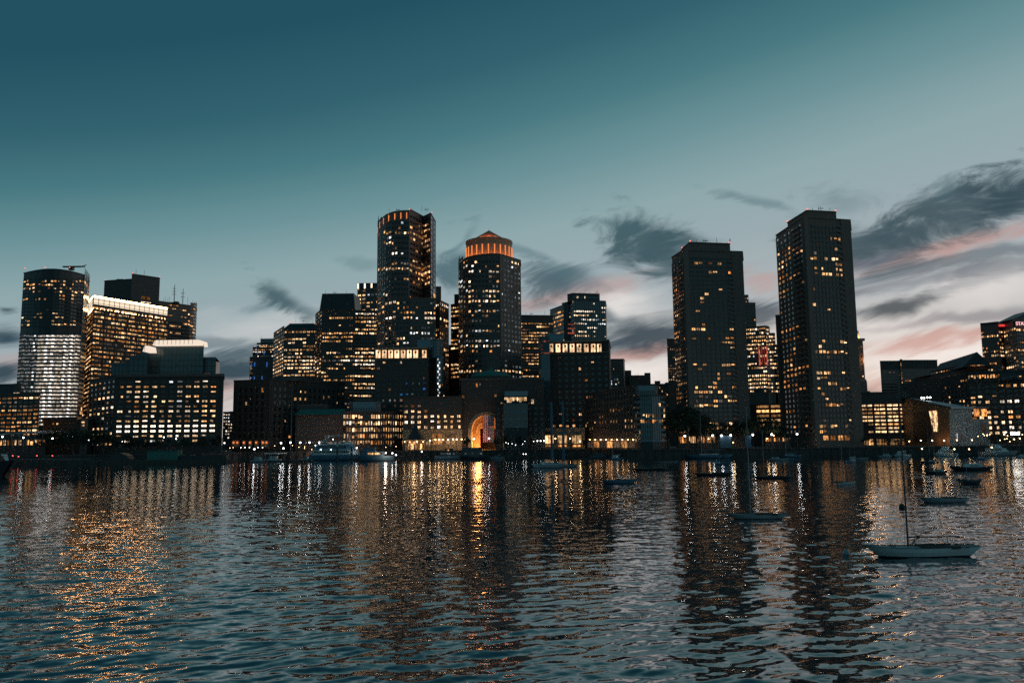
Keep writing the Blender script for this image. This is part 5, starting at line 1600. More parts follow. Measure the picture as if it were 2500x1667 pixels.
def aquarium():
    b = Bld('aquarium_building', 'angular metal-clad hall with a slanting roof and one tall tilted lit window', 'building')
    Y0, Y1, Y2, Y3 = 505.0, 472.0, 480.0, 494.0
    A, B, C, D = at(2228, 1000, Y0).x, at(2318, 1000, Y1).x, at(2372, 1000, Y2).x, at(2412, 1000, Y3).x
    zA, zB, zC, zD = at(2228, 976, Y0).z, at(2318, 998, Y1).z, at(2372, 998, Y2).z, at(2412, 997, Y3).z
    b.base = Vector(((A + C) / 2, 500, G))
    g = G - .3; lean = 1.2
    w = b.mb('wood_wall')
    w.add([(A, Y0, g), (B - lean, Y1, g), (B, Y1, zB), (A, Y0, zA), (A, 540, g), (A, 540, zA)], [(0, 1, 2, 3), (4, 0, 3, 5)], 'wood_panel')
    w = b.mb('shingle_wall')
    w.add([(B - lean, Y1, g), (C, Y2, g), (C, Y2, zC), (B, Y1, zB)], [(0, 1, 2, 3)], 'shingle')
    w.add([(C, Y2 + 6, g), (D, Y3, g), (D, Y3, zD - 6), (C, Y2 + 6, zC - 6), (D, 540, g), (D, 540, zD - 6)], [(0, 1, 2, 3), (1, 4, 5, 2)], 'shingle')
    w.add([(C, Y2, g), (C, Y2 + 6, g), (C, Y2 + 6, zC), (C, Y2, zC)], [(0, 1, 2, 3)], 'shingle')
    r = b.mb('roof')
    top = [(A - 1, Y0 - 1, zA), (B + .6, Y1 - 1, zB), (C + .6, Y2 - 1, zC), (D + 1, Y3, zD), (D + 1, 545, zD + 2), (A - 1, 545, zA + 4)]
    r.add([(x, y, z + .15) for x, y, z in top] + [(x, y, z + 1.1) for x, y, z in top],
          [tuple(range(6)), tuple(range(11, 5, -1))] + [(k, k + 6, (k + 1) % 6 + 6, (k + 1) % 6) for k in range(6)], 'steel_roof')
    for k in range(14):
        f = (k + .5) / 14
        p = Vector((A, Y0 - .5, zA + 1.15)).lerp(Vector((B, Y1 - .5, zB + 1.15)), f)
        q = Vector((A, 540, zA + 4.6)).lerp(Vector((D, 540, zD + 2.8)), f)
        b.mb('roof_seam').tube(p, q, .12, None, 'steel_roof', 4)
    # dark lower cladding wedge and the tilted window
    f = Edge((A, Y0), (B, Y1), 2228, 2318, g, zA)
    u0, z1 = f.hit(2232, 1008); u1, z2 = f.hit(2272, 1002)
    c = lambda px, py, pr: (lambda uz: f.A + f.t * uz[0] + f.n * pr + Vector((0, 0, uz[1])))(f.hit(px, py))
    b.mb('dark_cladding').add([c(2231, 1078, .25), c(2278, 1078, .25), c(2268, 1003, .25), c(2231, 1008, .25)] + [c(2231, 1078, -.1), c(2278, 1078, -.1), c(2268, 1003, -.1), c(2231, 1008, -.1)],
                              [(0, 1, 2, 3), (0, 4, 5, 1), (1, 5, 6, 2), (2, 6, 7, 3), (3, 7, 4, 0)], 'dark_metal')
    m = MB(); q4 = [c(2280, 1053, .3), c(2291, 1053, .3), c(2287, 1002, .3), c(2269, 1004, .3)]
    m.add(q4 + [v - f.n * .3 for v in q4], [(0, 1, 2, 3), (0, 4, 5, 1), (1, 5, 6, 2), (2, 6, 7, 3), (3, 7, 4, 0)], 'lit_bright')
    for t in (.3, .62):
        p, q = q4[0].lerp(q4[3], t), q4[1].lerp(q4[2], t); m.tube(p + f.n * .06, q + f.n * .06, .12, None, 'frame', 4)
    m.tube(q4[0].lerp(q4[1], .5) + f.n * .06, q4[3].lerp(q4[2], .5) + f.n * .06, .12, None, 'frame', 4)
    b.extra.append(('tilted_window', m))
    f2 = Edge((C, Y2 + 6), (D, Y3), 2372, 2412, g, zC)
    b.win_px(f2, 2377, 2409, 998, 1016, 'lit_orange', 5)  # glowing pane stands in for lit shingle cladding
    for k in range(7): 
        u, z = f2.hit(2377, 999 + 2.6 * k); b.slab(f2, u, u + 7, z - .12, z + .12, .35, 'frame', 'louvre')
    f3 = Edge((B, Y1), (C, Y2), 2318, 2372, g, zB)
    for y0, y1 in ((1021, 1032), (1042, 1052)): b.win_px(f3, 2360, 2371, y0, y1, 'glass', 4)
    b.win_px(f3, 2338, 2355, 1060, 1074, 'glass', 4); b.win_px(f3, 2336, 2338, 1058, 1072, 'lit_cool', 4)
    b.win_px(f2, 2394, 2409, 1035, 1055, 'lit_dim', 4)
    root = b.finish()
    for px, py in ((2250, 971), (2256, 971), (2264, 970), (2271, 970)):
        p = at(px, py, 503); m = MB(); m.ball((p.x, 503, p.z), .5, 'lamp_white', 8, 6); m.tube((p.x, 503, p.z - 1.6), (p.x, 503, p.z), .1, None, 'dark_metal'); m.build('roof_lamp', root, b.base)
    point('wall_floodlight', root, at(2300, 1074, 474) + Vector((0, -1.0, 0)), (1, .5, .2), 200)
    point('wall_floodlight', root, at(2278, 1074, 482) + Vector((0, -1.0, 0)), (1, .55, .25), 110)
    point('wall_floodlight', root, at(2310, 1040, 462), (1, .7, .45), 160)

def left_low():
    b = Bld('dark_lowrise', 'low unlit dark building behind trees at the foot of the white lit glass tower', 'building')
    e = b.block([(106, 520), (226, 512)], 1024, 24, 'dark_brick', ref=1, clutter=2)
    b.facade(e[0], 1028, 1086, 5, 12, .4, .4, .12, 'warm', run=.1)
    q = b.block([(198, 510), (216, 510)], 1022, 10, 'concrete_trim', part='stair_tower')
    b.win_px(q[0], 200, 206, 1029, 1032, 'lit_bright'); b.win_px(q[0], 200, 206, 1036, 1040, 'lit_bright')
    b.finish()

PAL['reflect_glow'] = [('lit_grey', 5), ('lit_dim', 2), ('lit_cool', .6)]  # emission that imitates reflecting glass
lit('lit_loggia', (1, .58, .30), (1, .66, .38), .9, 1.5, 1.0, tex=.55, tscale=.35)
for fn in (left_office, pavilion, white_tower, crown_tower, concrete_core, banded_block, wharf_office, gap_block, brick_warehouse, green_roof, curved_lowrise,
           far_crown_block, chamfer_block, trapezoid_tower, slot_crown_tower, cylinder_tower, cone_tower, cone_wing, hinge_block, teal_tower, thin_block, far_blocks,
           rowes_left, rowes_front, ferry_pavilion, arch_hall, flag, glass_bay_block, rowes_right, rowes_pier, harbor_towers, between_blocks, clock_tower,
           lit_garage, striped_blocks, gable_hall, long_hotel, sign_tower, aquarium, left_low):
    fn()

# ------------------------------------------------------------------ boats
def quay_y(x):
    for (x0, y0), (x1, y1) in zip(QUAY, QUAY[1:]):
        if x0 <= x <= x1: return y0 + (y1 - y0) * (x - x0) / (x1 - x0)
    return 440.0
def on_w(px, py, gap=12.0):
    """a point on the water, kept clear of the quay"""
    p = on_z(px, py)
    for _ in range(6):
        q = quay_y(p.x) - gap
        if p.y > q: p = Vector((p.x * q / p.y, q, 0))
    return p
def loft(L, beam, free, keel=.35, over_b=.13, over_s=.10, transom=.5, m='hull_white', boot='hull_dark', sheer=.25, n=16):
    """hull shell, bow at -x: rows deck edge / mid / waterline / below; returns (hull, deck) builders"""
    hull, deck = MB(), MB()
    rows = []
    for i in range(n + 1):
        s = i / n
        b = beam / 2 * (max(0.0, math.sin(math.pi * min(s * .93 + .015, 1) ** .72)) ** .8)
        b = max(b, beam / 2 * transom * max(0, (s - .55) / .45) ** .5 if s > .55 else 0.02)
        zs = free * (1 + sheer * (1 - 2.1 * s) ** 2 * (1 if s < .48 else .35))
        ring = []
        for k, (fz, fb) in enumerate(((1, 1), (.55, .97), (.12, .86), (0, .82), (-keel / free, .45))):
            sh = 1 - fz
            x = -L / 2 + L * (over_b * sh + s * (1 - (over_b + over_s) * sh))
            ring.append((x, b * fb, zs * fz if fz > 0 else free * fz))
        rows.append(ring)
    for sg in (1, -1):
        vs = [(x, sg * y, z) for r in rows for x, y, z in r]
        K = 5
        up, lo = [], []
        for i in range(n):
            for k in range(K - 1):
                f = (i * K + k, i * K + k + 1, (i + 1) * K + k + 1, (i + 1) * K + k)
                if sg < 0: f = f[::-1]
                (up if k < 2 else lo).append(f)
        hull.add(vs, up, m); hull.add(vs, lo, boot)
    e = rows[-1]
    vs = [(x, y, z) for x, y, z in e] + [(x, -y, z) for x, y, z in e]
    hull.add(vs, [(k, k + 1, k + 6, k + 5) for k in range(4)], m)
    vs = []
    for r in rows: vs += [(r[0][0], r[0][1] * .97, r[0][2] - .04), (r[0][0], 0, r[0][2] + .05), (r[0][0], -r[0][1] * .97, r[0][2] - .04)]
    fs = []
    for i in range(n):
        a = 3 * i
        fs += [(a, a + 1, a + 4, a + 3), (a + 1, a + 2, a + 5, a + 4)]
    deck.add(vs, fs, 'deck')
    # toe rail
    for sg in (1, -1):
        for i in range(0, n):
            p, q = rows[i][0], rows[i + 1][0]
            deck.tube((p[0], sg * p[1] * .985, p[2] + .03), (q[0], sg * q[1] * .985, q[2] + .03), .035, None, 'timber', 4)
    return hull, deck, rows

def sailboat(name, label, px0, px1, pyw, mast_px=None, mast_py=None, bow='L', hull='hull_white', free=.085, cabin=0, boom=True, cover=False, yaw=0.0, group='moored sailing boats', dark_mast=False, stays=True, outboard=False, fat=.27):
    c = on_w((px0 + px1) / 2, pyw)
    k = c.y / FPX
    L = (px1 - px0) * k / math.cos(R(yaw))
    rz = R(yaw) + (math.pi if bow == 'R' else 0)
    o = thing(name, label, 'sailboat', c, rz, group)
    F = free * L
    h, d, rows = loft(L, L * fat, F, m=hull)
    h.build('hull', o, smooth=False); d.build('deck', o)
    sgn = -1 if bow == 'R' else 1
    mx = sgn * (mast_px - (px0 + px1) / 2) * k if mast_px is not None else -.1 * L
    zd = F * 1.02
    b = MB()      # cockpit coaming and low house
    x0, x1 = mx + .10 * L, mx + .42 * L
    if cabin:
        z1 = zd + cabin
        b.add([(mx - .05 * L, -.07 * L, zd - .1), (mx - .05 * L, .07 * L, zd - .1), (x1 - .1 * L, .1 * L, zd - .1), (x1 - .1 * L, -.1 * L, zd - .1),
               (mx - .01 * L, -.05 * L, z1 * .94), (mx - .01 * L, .05 * L, z1 * .94), (x1 - .11 * L, .08 * L, z1), (x1 - .11 * L, -.08 * L, z1)],
              [(0, 1, 2, 3), (7, 6, 5, 4), (0, 4, 5, 1), (1, 5, 6, 2), (2, 6, 7, 3), (3, 7, 4, 0)], 'white_paint')
        for sg in (-1, 1):
            b.box(mx + .04 * L, x1 - .16 * L, sg * .083 * L - .02, sg * .083 * L + .02, zd + cabin * .3, zd + cabin * .62, 'glass')
        b.build('cabin', o)
    else:
        for sg in (-1, 1):
            b.box(x0, x1, sg * .085 * L - .03, sg * .085 * L + .03, zd - .1, zd + .16, 'timber')
        b.box(x0 - .05, x0, -.085 * L, .085 * L, zd - .1, zd + .2, 'timber')
        b.build('coaming', o)
    if mast_px is not None:
        tp = at(mast_px, mast_py, c.y).z
        mm = 'dark_metal' if dark_mast else 'mast_metal'
        lean = rng.uniform(-.006, .006)
        r = max(.055, .0085 * L)
        b = MB(); b.tube((mx, 0, zd - .1), (mx + lean * tp, 0, tp), r, r * .6, mm, 8)
        b.box(mx - .12, mx + .12, -.3 * r - .01, .3 * r + .01, tp, tp + .12, mm)
        b.build('mast', o)
        if boom:
            b = MB(); b.tube((mx + .05, 0, zd + .085 * L), (mx + .46 * L, 0, zd + .088 * L), r * .75, r * .6, mm)
            b.tube((mx + .1, 0, zd + .12), (mx + .1 * L, 0, zd + .082 * L), r * .4, None, mm)
            b.build('boom', o)
            if cover:
                b = MB(); b.tube((mx + .1, 0, zd + .088 * L + .12), (mx + .44 * L, 0, zd + .088 * L + .1), .16, .1, 'canvas', 8); b.build('sail_cover', o)
        if stays:
            for nm, q in (('forestay', (-L * .47, 0, F * 1.2)), ('backstay', (L * .47, 0, F * 1.05))):
                b = MB(); b.tube((mx, 0, tp * .93), q, max(.009, L * .0012), None, 'dark_metal', 4); b.build(nm, o)
            for sg in (-1, 1):
                b = MB(); b.tube((mx, 0, tp * .78), (mx + .02 * L, sg * L * fat * .43, zd), max(.009, L * .0012), None, 'dark_metal', 4); b.build('shroud', o)
    b = MB(); b.box(L * .30, L * .47, -.02, .02, zd + .22, zd + .26, 'timber'); b.build('tiller', o)
    if outboard:
        b = MB(); b.box(L * .47, L * .51, -.12, .12, F * .5, F * 1.5, 'dark_metal'); b.box(L * .48, L * .5, -.05, .05, -.3, F * .5, 'dark_metal'); b.build('outboard_motor', o)
    return o, c, L, mx, zd, sgn

def boats():
    o, c, L, mx, zd, sg = sailboat('sailboat', 'nearest open daysailer with grey-white hull and bare dark mast, right foreground', 2116, 2386, 1357, 2219.5, 930, dark_mast=True, free=.078, fat=.24)
    b = MB(); b.tube((L * .235, 0, zd), (L * .235, 0, zd + 1.15), .03, .02, 'dark_metal'); b.build('boom_crutch', o)
    b = MB(); b.tube((mx + .25, .25, zd - .1), (mx + .95, .05, zd + .85), .04, .02, 'dark_metal'); b.box(mx + .8, mx + 1.02, -.05, .1, zd + .75, zd + .95, 'dark_metal'); b.build('spinnaker_pole', o)
    b = MB(); b.tube((-L * .49, 0, zd * 1.1), (-L * .56, 0, -.1), .022, None, 'timber', 5); b.build('mooring_line', o)
    b = MB()
    for q in (.02, .2, .36): 
        for sy in (-1, 1): b.box(L * q - .12, L * q + .12, sy * L * .09 - .05, sy * L * .09 + .05, zd, zd + .12, 'dark_metal')
    b.box(mx - 1.6, mx - 1.1, -.25, .25, zd, zd + .1, 'timber'); b.tube((-L * .44, 0, zd), (-L * .44, 0, zd + .28), .05, None, 'mast_metal')
    b.build('deck_fitting', o)
    sailboat('sailboat', 'open dark-decked daysailer with a short mast, behind the nearest sailboat', 2246, 2364, 1226, 2292, 1010, hull='hull_grey', dark_mast=True, free=.085)
    sailboat('sailboat', 'open daysailer moored in the dark reflection between the two concrete towers', 1778, 1920, 1266, 1833, 995, hull='hull_grey', bow='L', free=.07, fat=.24)
    sailboat('sailboat', 'low grey sailboat with a thin mast in mid-harbour, left of the tower reflections', 1466, 1556, 1180, 1497, 1088, hull='hull_blue', free=.09)
    sailboat('sailboat', 'small pale-hulled sailboat with dark waterline under the taller concrete tower', 2040, 2092, 1182, 2058, 1040, bow='R', yaw=12, hull='hull_white', free=.1)
    sailboat('sailboat', 'long flat dark sailboat with tall thin mast under the car park lights', 1836, 1936, 1168, 1866, 1052, hull='hull_dark', free=.05, fat=.2)
    sailboat('sailing_yacht', 'long pale-blue hulled yacht moored before the shorter concrete tower', 1668, 1788, 1113, 1713, 1012, hull='hull_blue', free=.07, bow='L', cabin=.5, cover=True)
    sailboat('sailboat', 'small stubby sailboat showing its stern before the shorter concrete tower', 1748, 1781, 1135, 1756, 1012, hull='hull_blue', bow='R', yaw=-30, free=.13, cabin=.5)
    sailboat('sailboat', 'moored sloop with cabin, left one of a pair right of the car park lights', 1876, 1926, 1124, 1885, 1062, hull='hull_grey', free=.1, cabin=.5)
    sailboat('sailboat', 'blue-covered sloop, right one of a pair right of the car park lights', 1903, 1957, 1116, 1919, 1058, hull='hull_blue', free=.1, cabin=.45, cover=True)
    sailboat('sailboat', 'pale sloop with stern towards the camera below the lit parking garage, left of a pair', 2058, 2092, 1129, 2092, 1050, hull='hull_blue', bow='R', yaw=28, free=.13, cabin=.5)
    sailboat('sailboat', 'grey sloop with low cabin, right of a pair below the lit parking garage', 2084, 2120, 1121, 2076, 1050, hull='hull_grey', free=.1, cabin=.5, bow='L')
    sailboat('sailboat', 'sloop with domed pale cabin in front of the lit parking garage reflections', 2139, 2178, 1116, 2158, 1080, hull='hull_grey', free=.11, cabin=.7)
    sailboat('sailboat', 'dark covered sailboat right of the tall foreground mast, before the angular metal hall', 2246, 2284, 1130, 2270, 1030, hull='hull_dark', free=.1, cabin=.5)
    sailboat('sailboat', 'dark hulled sloop with rounded cabin behind the second nearest sailboat', 2256, 2312, 1157, 2284, 1040, hull='hull_dark', free=.12, cabin=.6)
    sailboat('sailboat', 'short dark-hulled sailboat with pale deck, right of the second nearest sailboat', 2342, 2398, 1181, 2362, 1128, hull='hull_dark', free=.16, bow='R', outboard=True)
    sailboat('sailboat', 'small covered sailboat near the dock at the right, before the brick hotel', 2373, 2406, 1122, 2390, 1062, hull='hull_blue', free=.13, cabin=.5)
    sailboat('sailboat', 'pale sailboat half cut by the right edge near the dock', 2478, 2520, 1117, 2491, 1052, hull='hull_white', free=.11, cabin=.5)
    sailboat('dinghy', 'long dark work skiff with a small hump amidships, right of the foreground mast', 2318, 2424, 1147, None, None, hull='hull_dark', free=.07, cabin=1.0, group=None)
    sailboat('dinghy', 'low pale rowing skiff lying flat left of the shorter tower reflection', 1596, 1656, 1129, None, None, hull='hull_grey', free=.05, group='low open boats in mid-harbour')
    sailboat('dinghy', 'low dark open boat between the skiff and the mid-harbour sailboat', 1540, 1632, 1148, None, None, hull='hull_dark', free=.05, group='low open boats in mid-harbour')
    sailboat('dinghy', 'long low dark boat lying across the shorter tower reflection', 1690, 1790, 1160, None, None, hull='hull_dark', free=.05, fat=.18, group='low open boats in mid-harbour')
    # the two wing-masted multihulls in mid-harbour
    for (x0, x1, y, mpx, mpy, lab, yw) in ((1297, 1378, 1141, 1348, 981, 'larger catamaran with thick wing mast and boxy pale hull in mid-harbour', 8),
                                           (1370, 1412, 1139, 1376, 979, 'smaller wing-masted catamaran lying behind the larger one, bow to the right', -20)):
        o, c, L, mx, zd, sg = sailboat('catamaran', lab, x0, x1, y, mpx, mpy, bow='R', hull='hull_white' if x0 < 1340 else 'hull_grey', free=.11, cabin=.7, yaw=yw, group='wing-masted catamarans', stays=True, cover=False, fat=.16)
        b, d2, _ = loft(L * .96, L * .13, .1 * L, m='hull_grey')
        b.v = [(x, y_ + L * .34, z) for x, y_, z in b.v]; b.build('outer_hull', o)
        b = MB()
        for xx in (-.22, .18): b.box(xx * L - .35, xx * L + .35, -.2, L * .34, zd - .35, zd - .1, 'white_paint')
        b.build('crossbeam', o)
        tp = at(mpx, mpy, c.y).z
        b = MB()   # the wing profile
        b.prism([(mx - .55, 0), (mx - .15, -.28), (mx + .55, 0), (mx - .15, .28)], zd + 1.2, tp, 'canvas', [(mx - .45, 0), (mx - .15, -.2), (mx + .4, 0), (mx - .15, .2)])
        b.build('wing_mast', o)
        b = MB()
        for k in range(5): b.ball((-L * .25 + k * .5, rng.uniform(-.6, .6), zd + .25), .35, 'canvas', 7, 5, .6)
        b.build('folded_sail', o)

def motorboat(name, label, px0, px1, pyw, bow='L', hull='hull_white', free=.13, tiers=(), arch=None, mast=False, yaw=0.0, cat='motor yacht', group=None, fat=.25, rail=True, Y=None):
    c = on_w((px0 + px1) / 2, pyw)
    k = c.y / FPX
    L = (px1 - px0) * k / math.cos(R(yaw))
    o = thing(name, label, cat, c, R(yaw) + (math.pi if bow == 'R' else 0), group)
    F = free * L
    h, d, rows = loft(L, L * fat, F, m=hull, over_b=.1, over_s=.0, transom=.85)
    h.build('hull', o); d.build('deck', o)
    z = F
    for n, (f0, f1, hh, wid, m, win, rake) in enumerate(tiers):
        x0, x1 = -L / 2 + f0 * L, -L / 2 + f1 * L
        w = L * fat * wid / 2
        b = MB()
        b.add([(x0, -w * .7, z), (x0, w * .7, z), (x0 + .12 * L, w, z), (x1, w, z), (x1, -w, z), (x0 + .12 * L, -w, z)] +
              [(x0 + rake * hh, -w * .65, z + hh), (x0 + rake * hh, w * .65, z + hh), (x0 + .12 * L + rake * hh, w * .94, z + hh), (x1, w * .94, z + hh), (x1, -w * .94, z + hh), (x0 + .12 * L + rake * hh, -w * .94, z + hh)],
              [(5, 4, 3, 2, 1, 0), (6, 7, 8, 9, 10, 11)] + [(i, (i + 1) % 6, (i + 1) % 6 + 6, i + 6) for i in range(6)], m)
        b.box(x0 + rake * hh - .2, x1 + .5, -w * 1.04, w * 1.04, z + hh, z + hh + .14, m)
        b.build('cabin' if n == 0 else 'upper_deck', o)
        if win:
            nw = max(3, int((x1 - x0) / 1.5))
            for sg in (-1, 1):
                for i in range(nw):
                    a = x0 + .14 * L + rake * hh + (x1 - x0 - .16 * L - rake * hh) * i / nw
                    a2 = a + (x1 - x0 - .16 * L - rake * hh) / nw * .8
                    if a2 - a < .25: continue
                    b = MB(); b.box(a, a2, sg * w * .985 - .05, sg * w * .985 + .05, z + hh * .38, z + hh * .8, win if rng.random() < .7 else 'glass'); b.build('window', o)
        z += hh + .14
    if rail:
        b = MB()
        for sg in (-1, 1):
            for i in range(2, 12, 1):
                p, q = rows[i][0], rows[i + 1][0]
                b.tube((p[0], sg * p[1] * .95, p[2] + .9), (q[0], sg * q[1] * .95, q[2] + .9), .03, None, 'pale_frame', 4)
                b.tube((p[0], sg * p[1] * .95, p[2]), (p[0], sg * p[1] * .95, p[2] + .9), .03, None, 'pale_frame', 4)
        b.build('railing', o)
    if arch:
        f0, f1, hh = arch
        x0, x1 = -L / 2 + f0 * L, -L / 2 + f1 * L; w = L * fat * .36
        b = MB()
        for sg in (-1, 1):
            b.tube((x0, sg * w, z), (x0 - .4, sg * w, z + hh), .16, None, 'white_paint'); b.tube((x0 - .4, sg * w, z + hh), (x1 - hh * .8, sg * w, z + hh), .16, None, 'white_paint'); b.tube((x1 - hh * .8, sg * w, z + hh), (x1 + .6, sg * w, z), .2, None, 'white_paint')
        b.tube((x0 - .4, -w, z + hh), (x0 - .4, w, z + hh), .12, None, 'white_paint'); b.tube((x1 - hh * .8, -w, z + hh), (x1 - hh * .8, w, z + hh), .12, None, 'white_paint')
        b.build('canopy_frame', o)
    if mast:
        b = MB(); b.tube((0, 0, z), (0, 0, z + .16 * L), .07, .04, 'mast_metal'); b.box(-.1, .1, -.8, .8, z + .1 * L, z + .1 * L + .08, 'mast_metal'); b.build('mast', o)
    return o, c, L, z

def motor_boats():
    o, c, L, z = motorboat('motor_yacht', 'large three-decked charter yacht, dark blue aft and pale lit forward, under a canopy frame', 758, 884, 1119, 'R', 'hull_blue', .105,
                           ((.06, .93, 3.0, .9, 'white_paint', 'glass', .35), (.12, .9, 2.7, .85, 'hull_blue', 'glass', .5), (.16, .82, 1.9, .75, 'white_paint', 'lit_dim', .7)), (.27, .72, 3.4))
    P = Vector(c)
    point('deck_light', o, P + Vector((L * .28, -L * .17, 9.5)), (1, .86, .72), 2200)
    point('deck_light', o, P + Vector((L * .36, -L * .2, 4.5)), (1, .72, .5), 1500)
    for px, py in ((779, 1081), (770, 1087), (813, 1072), (783, 1097), (808, 1097)):
        p = at(px, py, c.y - L * .115)
        b = MB(); b.ball((0, 0, 0), .28, 'lamp_white', 8, 6)
        q = b.build('deck_lamp', o); q.matrix_basis = o.matrix_basis.inverted() @ Matrix.Translation(p)
    o, c, L, z = motorboat('motor_yacht', 'smaller cabin cruiser with blue upper bridge and pinkish lit aft deck beside the large yacht', 872, 962, 1125, 'L', 'hull_blue', .13,
                           ((.12, .72, 2.4, .8, 'hull_blue', 'lit_warm', .4), (.14, .5, 2.2, .65, 'hull_blue', 'glass', .5)), mast=True)
    point('deck_light', o, Vector(c) + Vector((L * .3, -L * .2, 4)), (1, .68, .5), 700)
    o, c, L, z = motorboat('tour_boat', 'old low passenger boat with railings and warm wheelhouse windows at the hotel dock', 1062, 1126, 1117, 'R', 'hull_grey', .12,
                           ((.08, .8, 2.3, .85, 'hull_dark', 'lit_grey', .15), (.3, .62, 1.8, .6, 'timber', 'lit_warm', .2)), mast=True, cat='boat')
    motorboat('ferry', 'dark squat harbour ferry with two closed decks under the floodlit arch', 1122, 1182, 1113, 'L', 'hull_dark', .12,
              ((.06, .95, 2.4, .9, 'hull_dark', 'lit_grey', .1), (.1, .9, 2.3, .85, 'hull_dark', None, .1)), cat='ferry')
    motorboat('launch', 'small open launch with pale gunwale right of the arch ferry', 1194, 1232, 1112, 'L', 'hull_grey', .09, ((.3, .6, .9, .6, 'canvas', None, .3),), cat='boat', rail=False)
    motorboat('motorboat', 'white covered motorboat at the dark dock left of the lit parking garage reflection', 2180, 2222, 1102, 'L', 'hull_white', .12, ((.2, .7, 1.7, .7, 'white_paint', 'glass', .6),), cat='motorboat', group='motor boats at the marina dock')
    motorboat('motorboat', 'white flybridge cruiser at the dock below the angular metal hall', 2276, 2336, 1102, 'L', 'hull_white', .11,
              ((.2, .8, 1.9, .75, 'white_paint', 'glass', .7), (.35, .65, 1.5, .6, 'white_paint', 'glass', .8)), cat='motorboat', group='motor boats at the marina dock', mast=True)
    motorboat('motorboat', 'largest pale motor cruiser at the dock below the brick hotel, long raked foredeck', 2392, 2484, 1103, 'R', 'hull_grey', .1,
              ((.25, .8, 2.0, .75, 'white_paint', 'glass', 1.0), (.42, .7, 1.7, .6, 'white_paint', 'glass', .8)), cat='motorboat', group='motor boats at the marina dock', mast=True)
    motorboat('motorboat', 'low cabin launch with deck lights in front of the arcade pier building', 1484, 1522, 1113, 'L', 'hull_blue', .1, ((.25, .7, 1.5, .7, 'white_paint', 'lit_grey', .5),), cat='motorboat')
    motorboat('motorboat', 'dim low motorboat left of the deck-lit launch before the arcade pier building', 1440, 1486, 1112, 'R', 'hull_blue', .09, ((.3, .7, 1.4, .7, 'canvas', None, .5),), cat='motorboat')
    for k, (x0, x1, lab) in enumerate(((612, 650, 'small grey launch with striped canopy at the float left of the large yacht'), (648, 686, 'white launch with windscreen at the float beside the large yacht'), (735, 762, 'pale lit runabout tucked against the large yacht'))):
        motorboat('launch', lab, x0, x1, 1119, 'L' if k else 'R', 'hull_white' if k else 'hull_grey', .12, ((.25, .75, 1.6, .8, 'white_paint', 'lit_dim', .4),), cat='boat', group='small launches on the float')
    o, c, L, z = motorboat('ferry', 'dark blurred ferry bow with a pale deck corner entering at the left edge', -170, 27, 1164, 'R', 'hull_dark', .16,
                           ((.1, .9, 2.4, .8, 'brick', None, .1),), cat='ferry', rail=False)
    b = MB(); b.add([(-L * .46, -.4, z - 2.6), (-L * .40, -1.6, z - 2.6), (-L * .36, -1.8, z + .6), (-L * .42, -.4, z + .6), (-L * .46, .4, z - 2.6), (-L * .36, .6, z + .6)], [(0, 1, 2, 3), (0, 4, 1), (3, 2, 5), (1, 4, 5, 2), (0, 3, 5, 4)], 'white_paint'); b.build('bow_screen', o)
    # buoys
    for px, py, r, lab in ((2202, 1240, .42, 'round dark mooring ball left of the nearest mast'), (2066, 1354, .3, 'small pale mooring buoy left of the nearest sailboat'), (1824, 1124, .5, 'small mooring buoy between the two tower reflections'),
                           (2289, 1130, .38, 'little dark buoy just right of the second mast'), (2455, 1131, .38, 'little dark buoy near the right edge'), (1816, 1141, .4, 'faint mooring buoy under the gap between the towers')):
        p = on_z(px, py)
        o = thing('mooring_buoy', lab, 'buoy', p, 0, 'mooring buoys')
        b = MB(); b.ball((0, 0, r * .55), r, 'buoy_dark' if 'pale' not in lab else 'hull_grey', 12, 8); b.build('float', o)
        b = MB(); b.tube((0, 0, r * 1.4), (0, 0, r * 1.9), r * .12, None, 'mast_metal'); b.build('ring', o)

# ------------------------------------------------------------------ docks
def dock(label, px0, px1, pyw, depth=3.0, piles=(), pile_h=5.0, name='floating_dock', h=.7, extra=None):
    a, c = on_w(px0, pyw, depth + 1), on_w(px1, pyw, depth + 1)
    a.y = c.y = min(a.y, c.y)
    a.x, c.x = on_z(px0, pyw).x * a.y / on_z(px0, pyw).y, on_z(px1, pyw).x * c.y / on_z(px1, pyw).y
    ang = math.atan2(c.y - a.y, c.x - a.x)
    L = (c - a).length
    o = thing(name, label, 'dock', (a + c) / 2, ang)
    b = MB(); b.box(-L / 2, L / 2, 0, depth, -.4, h, 'timber')
    for k in range(int(L / 3)): b.box(-L / 2 + 3 * k, -L / 2 + 3 * k + .2, -.12, -.01, -.1, h - .1, 'dark_metal')
    b.build('float', o)
    for f in piles:
        b = MB(); x = -L / 2 + f * L; b.tube((x, -.3, -3), (x, -.3, pile_h + rng.uniform(-.6, .6)), .3, None, 'timber', 8); b.build('pile', o)
    if extra: extra(o, L)
    return o

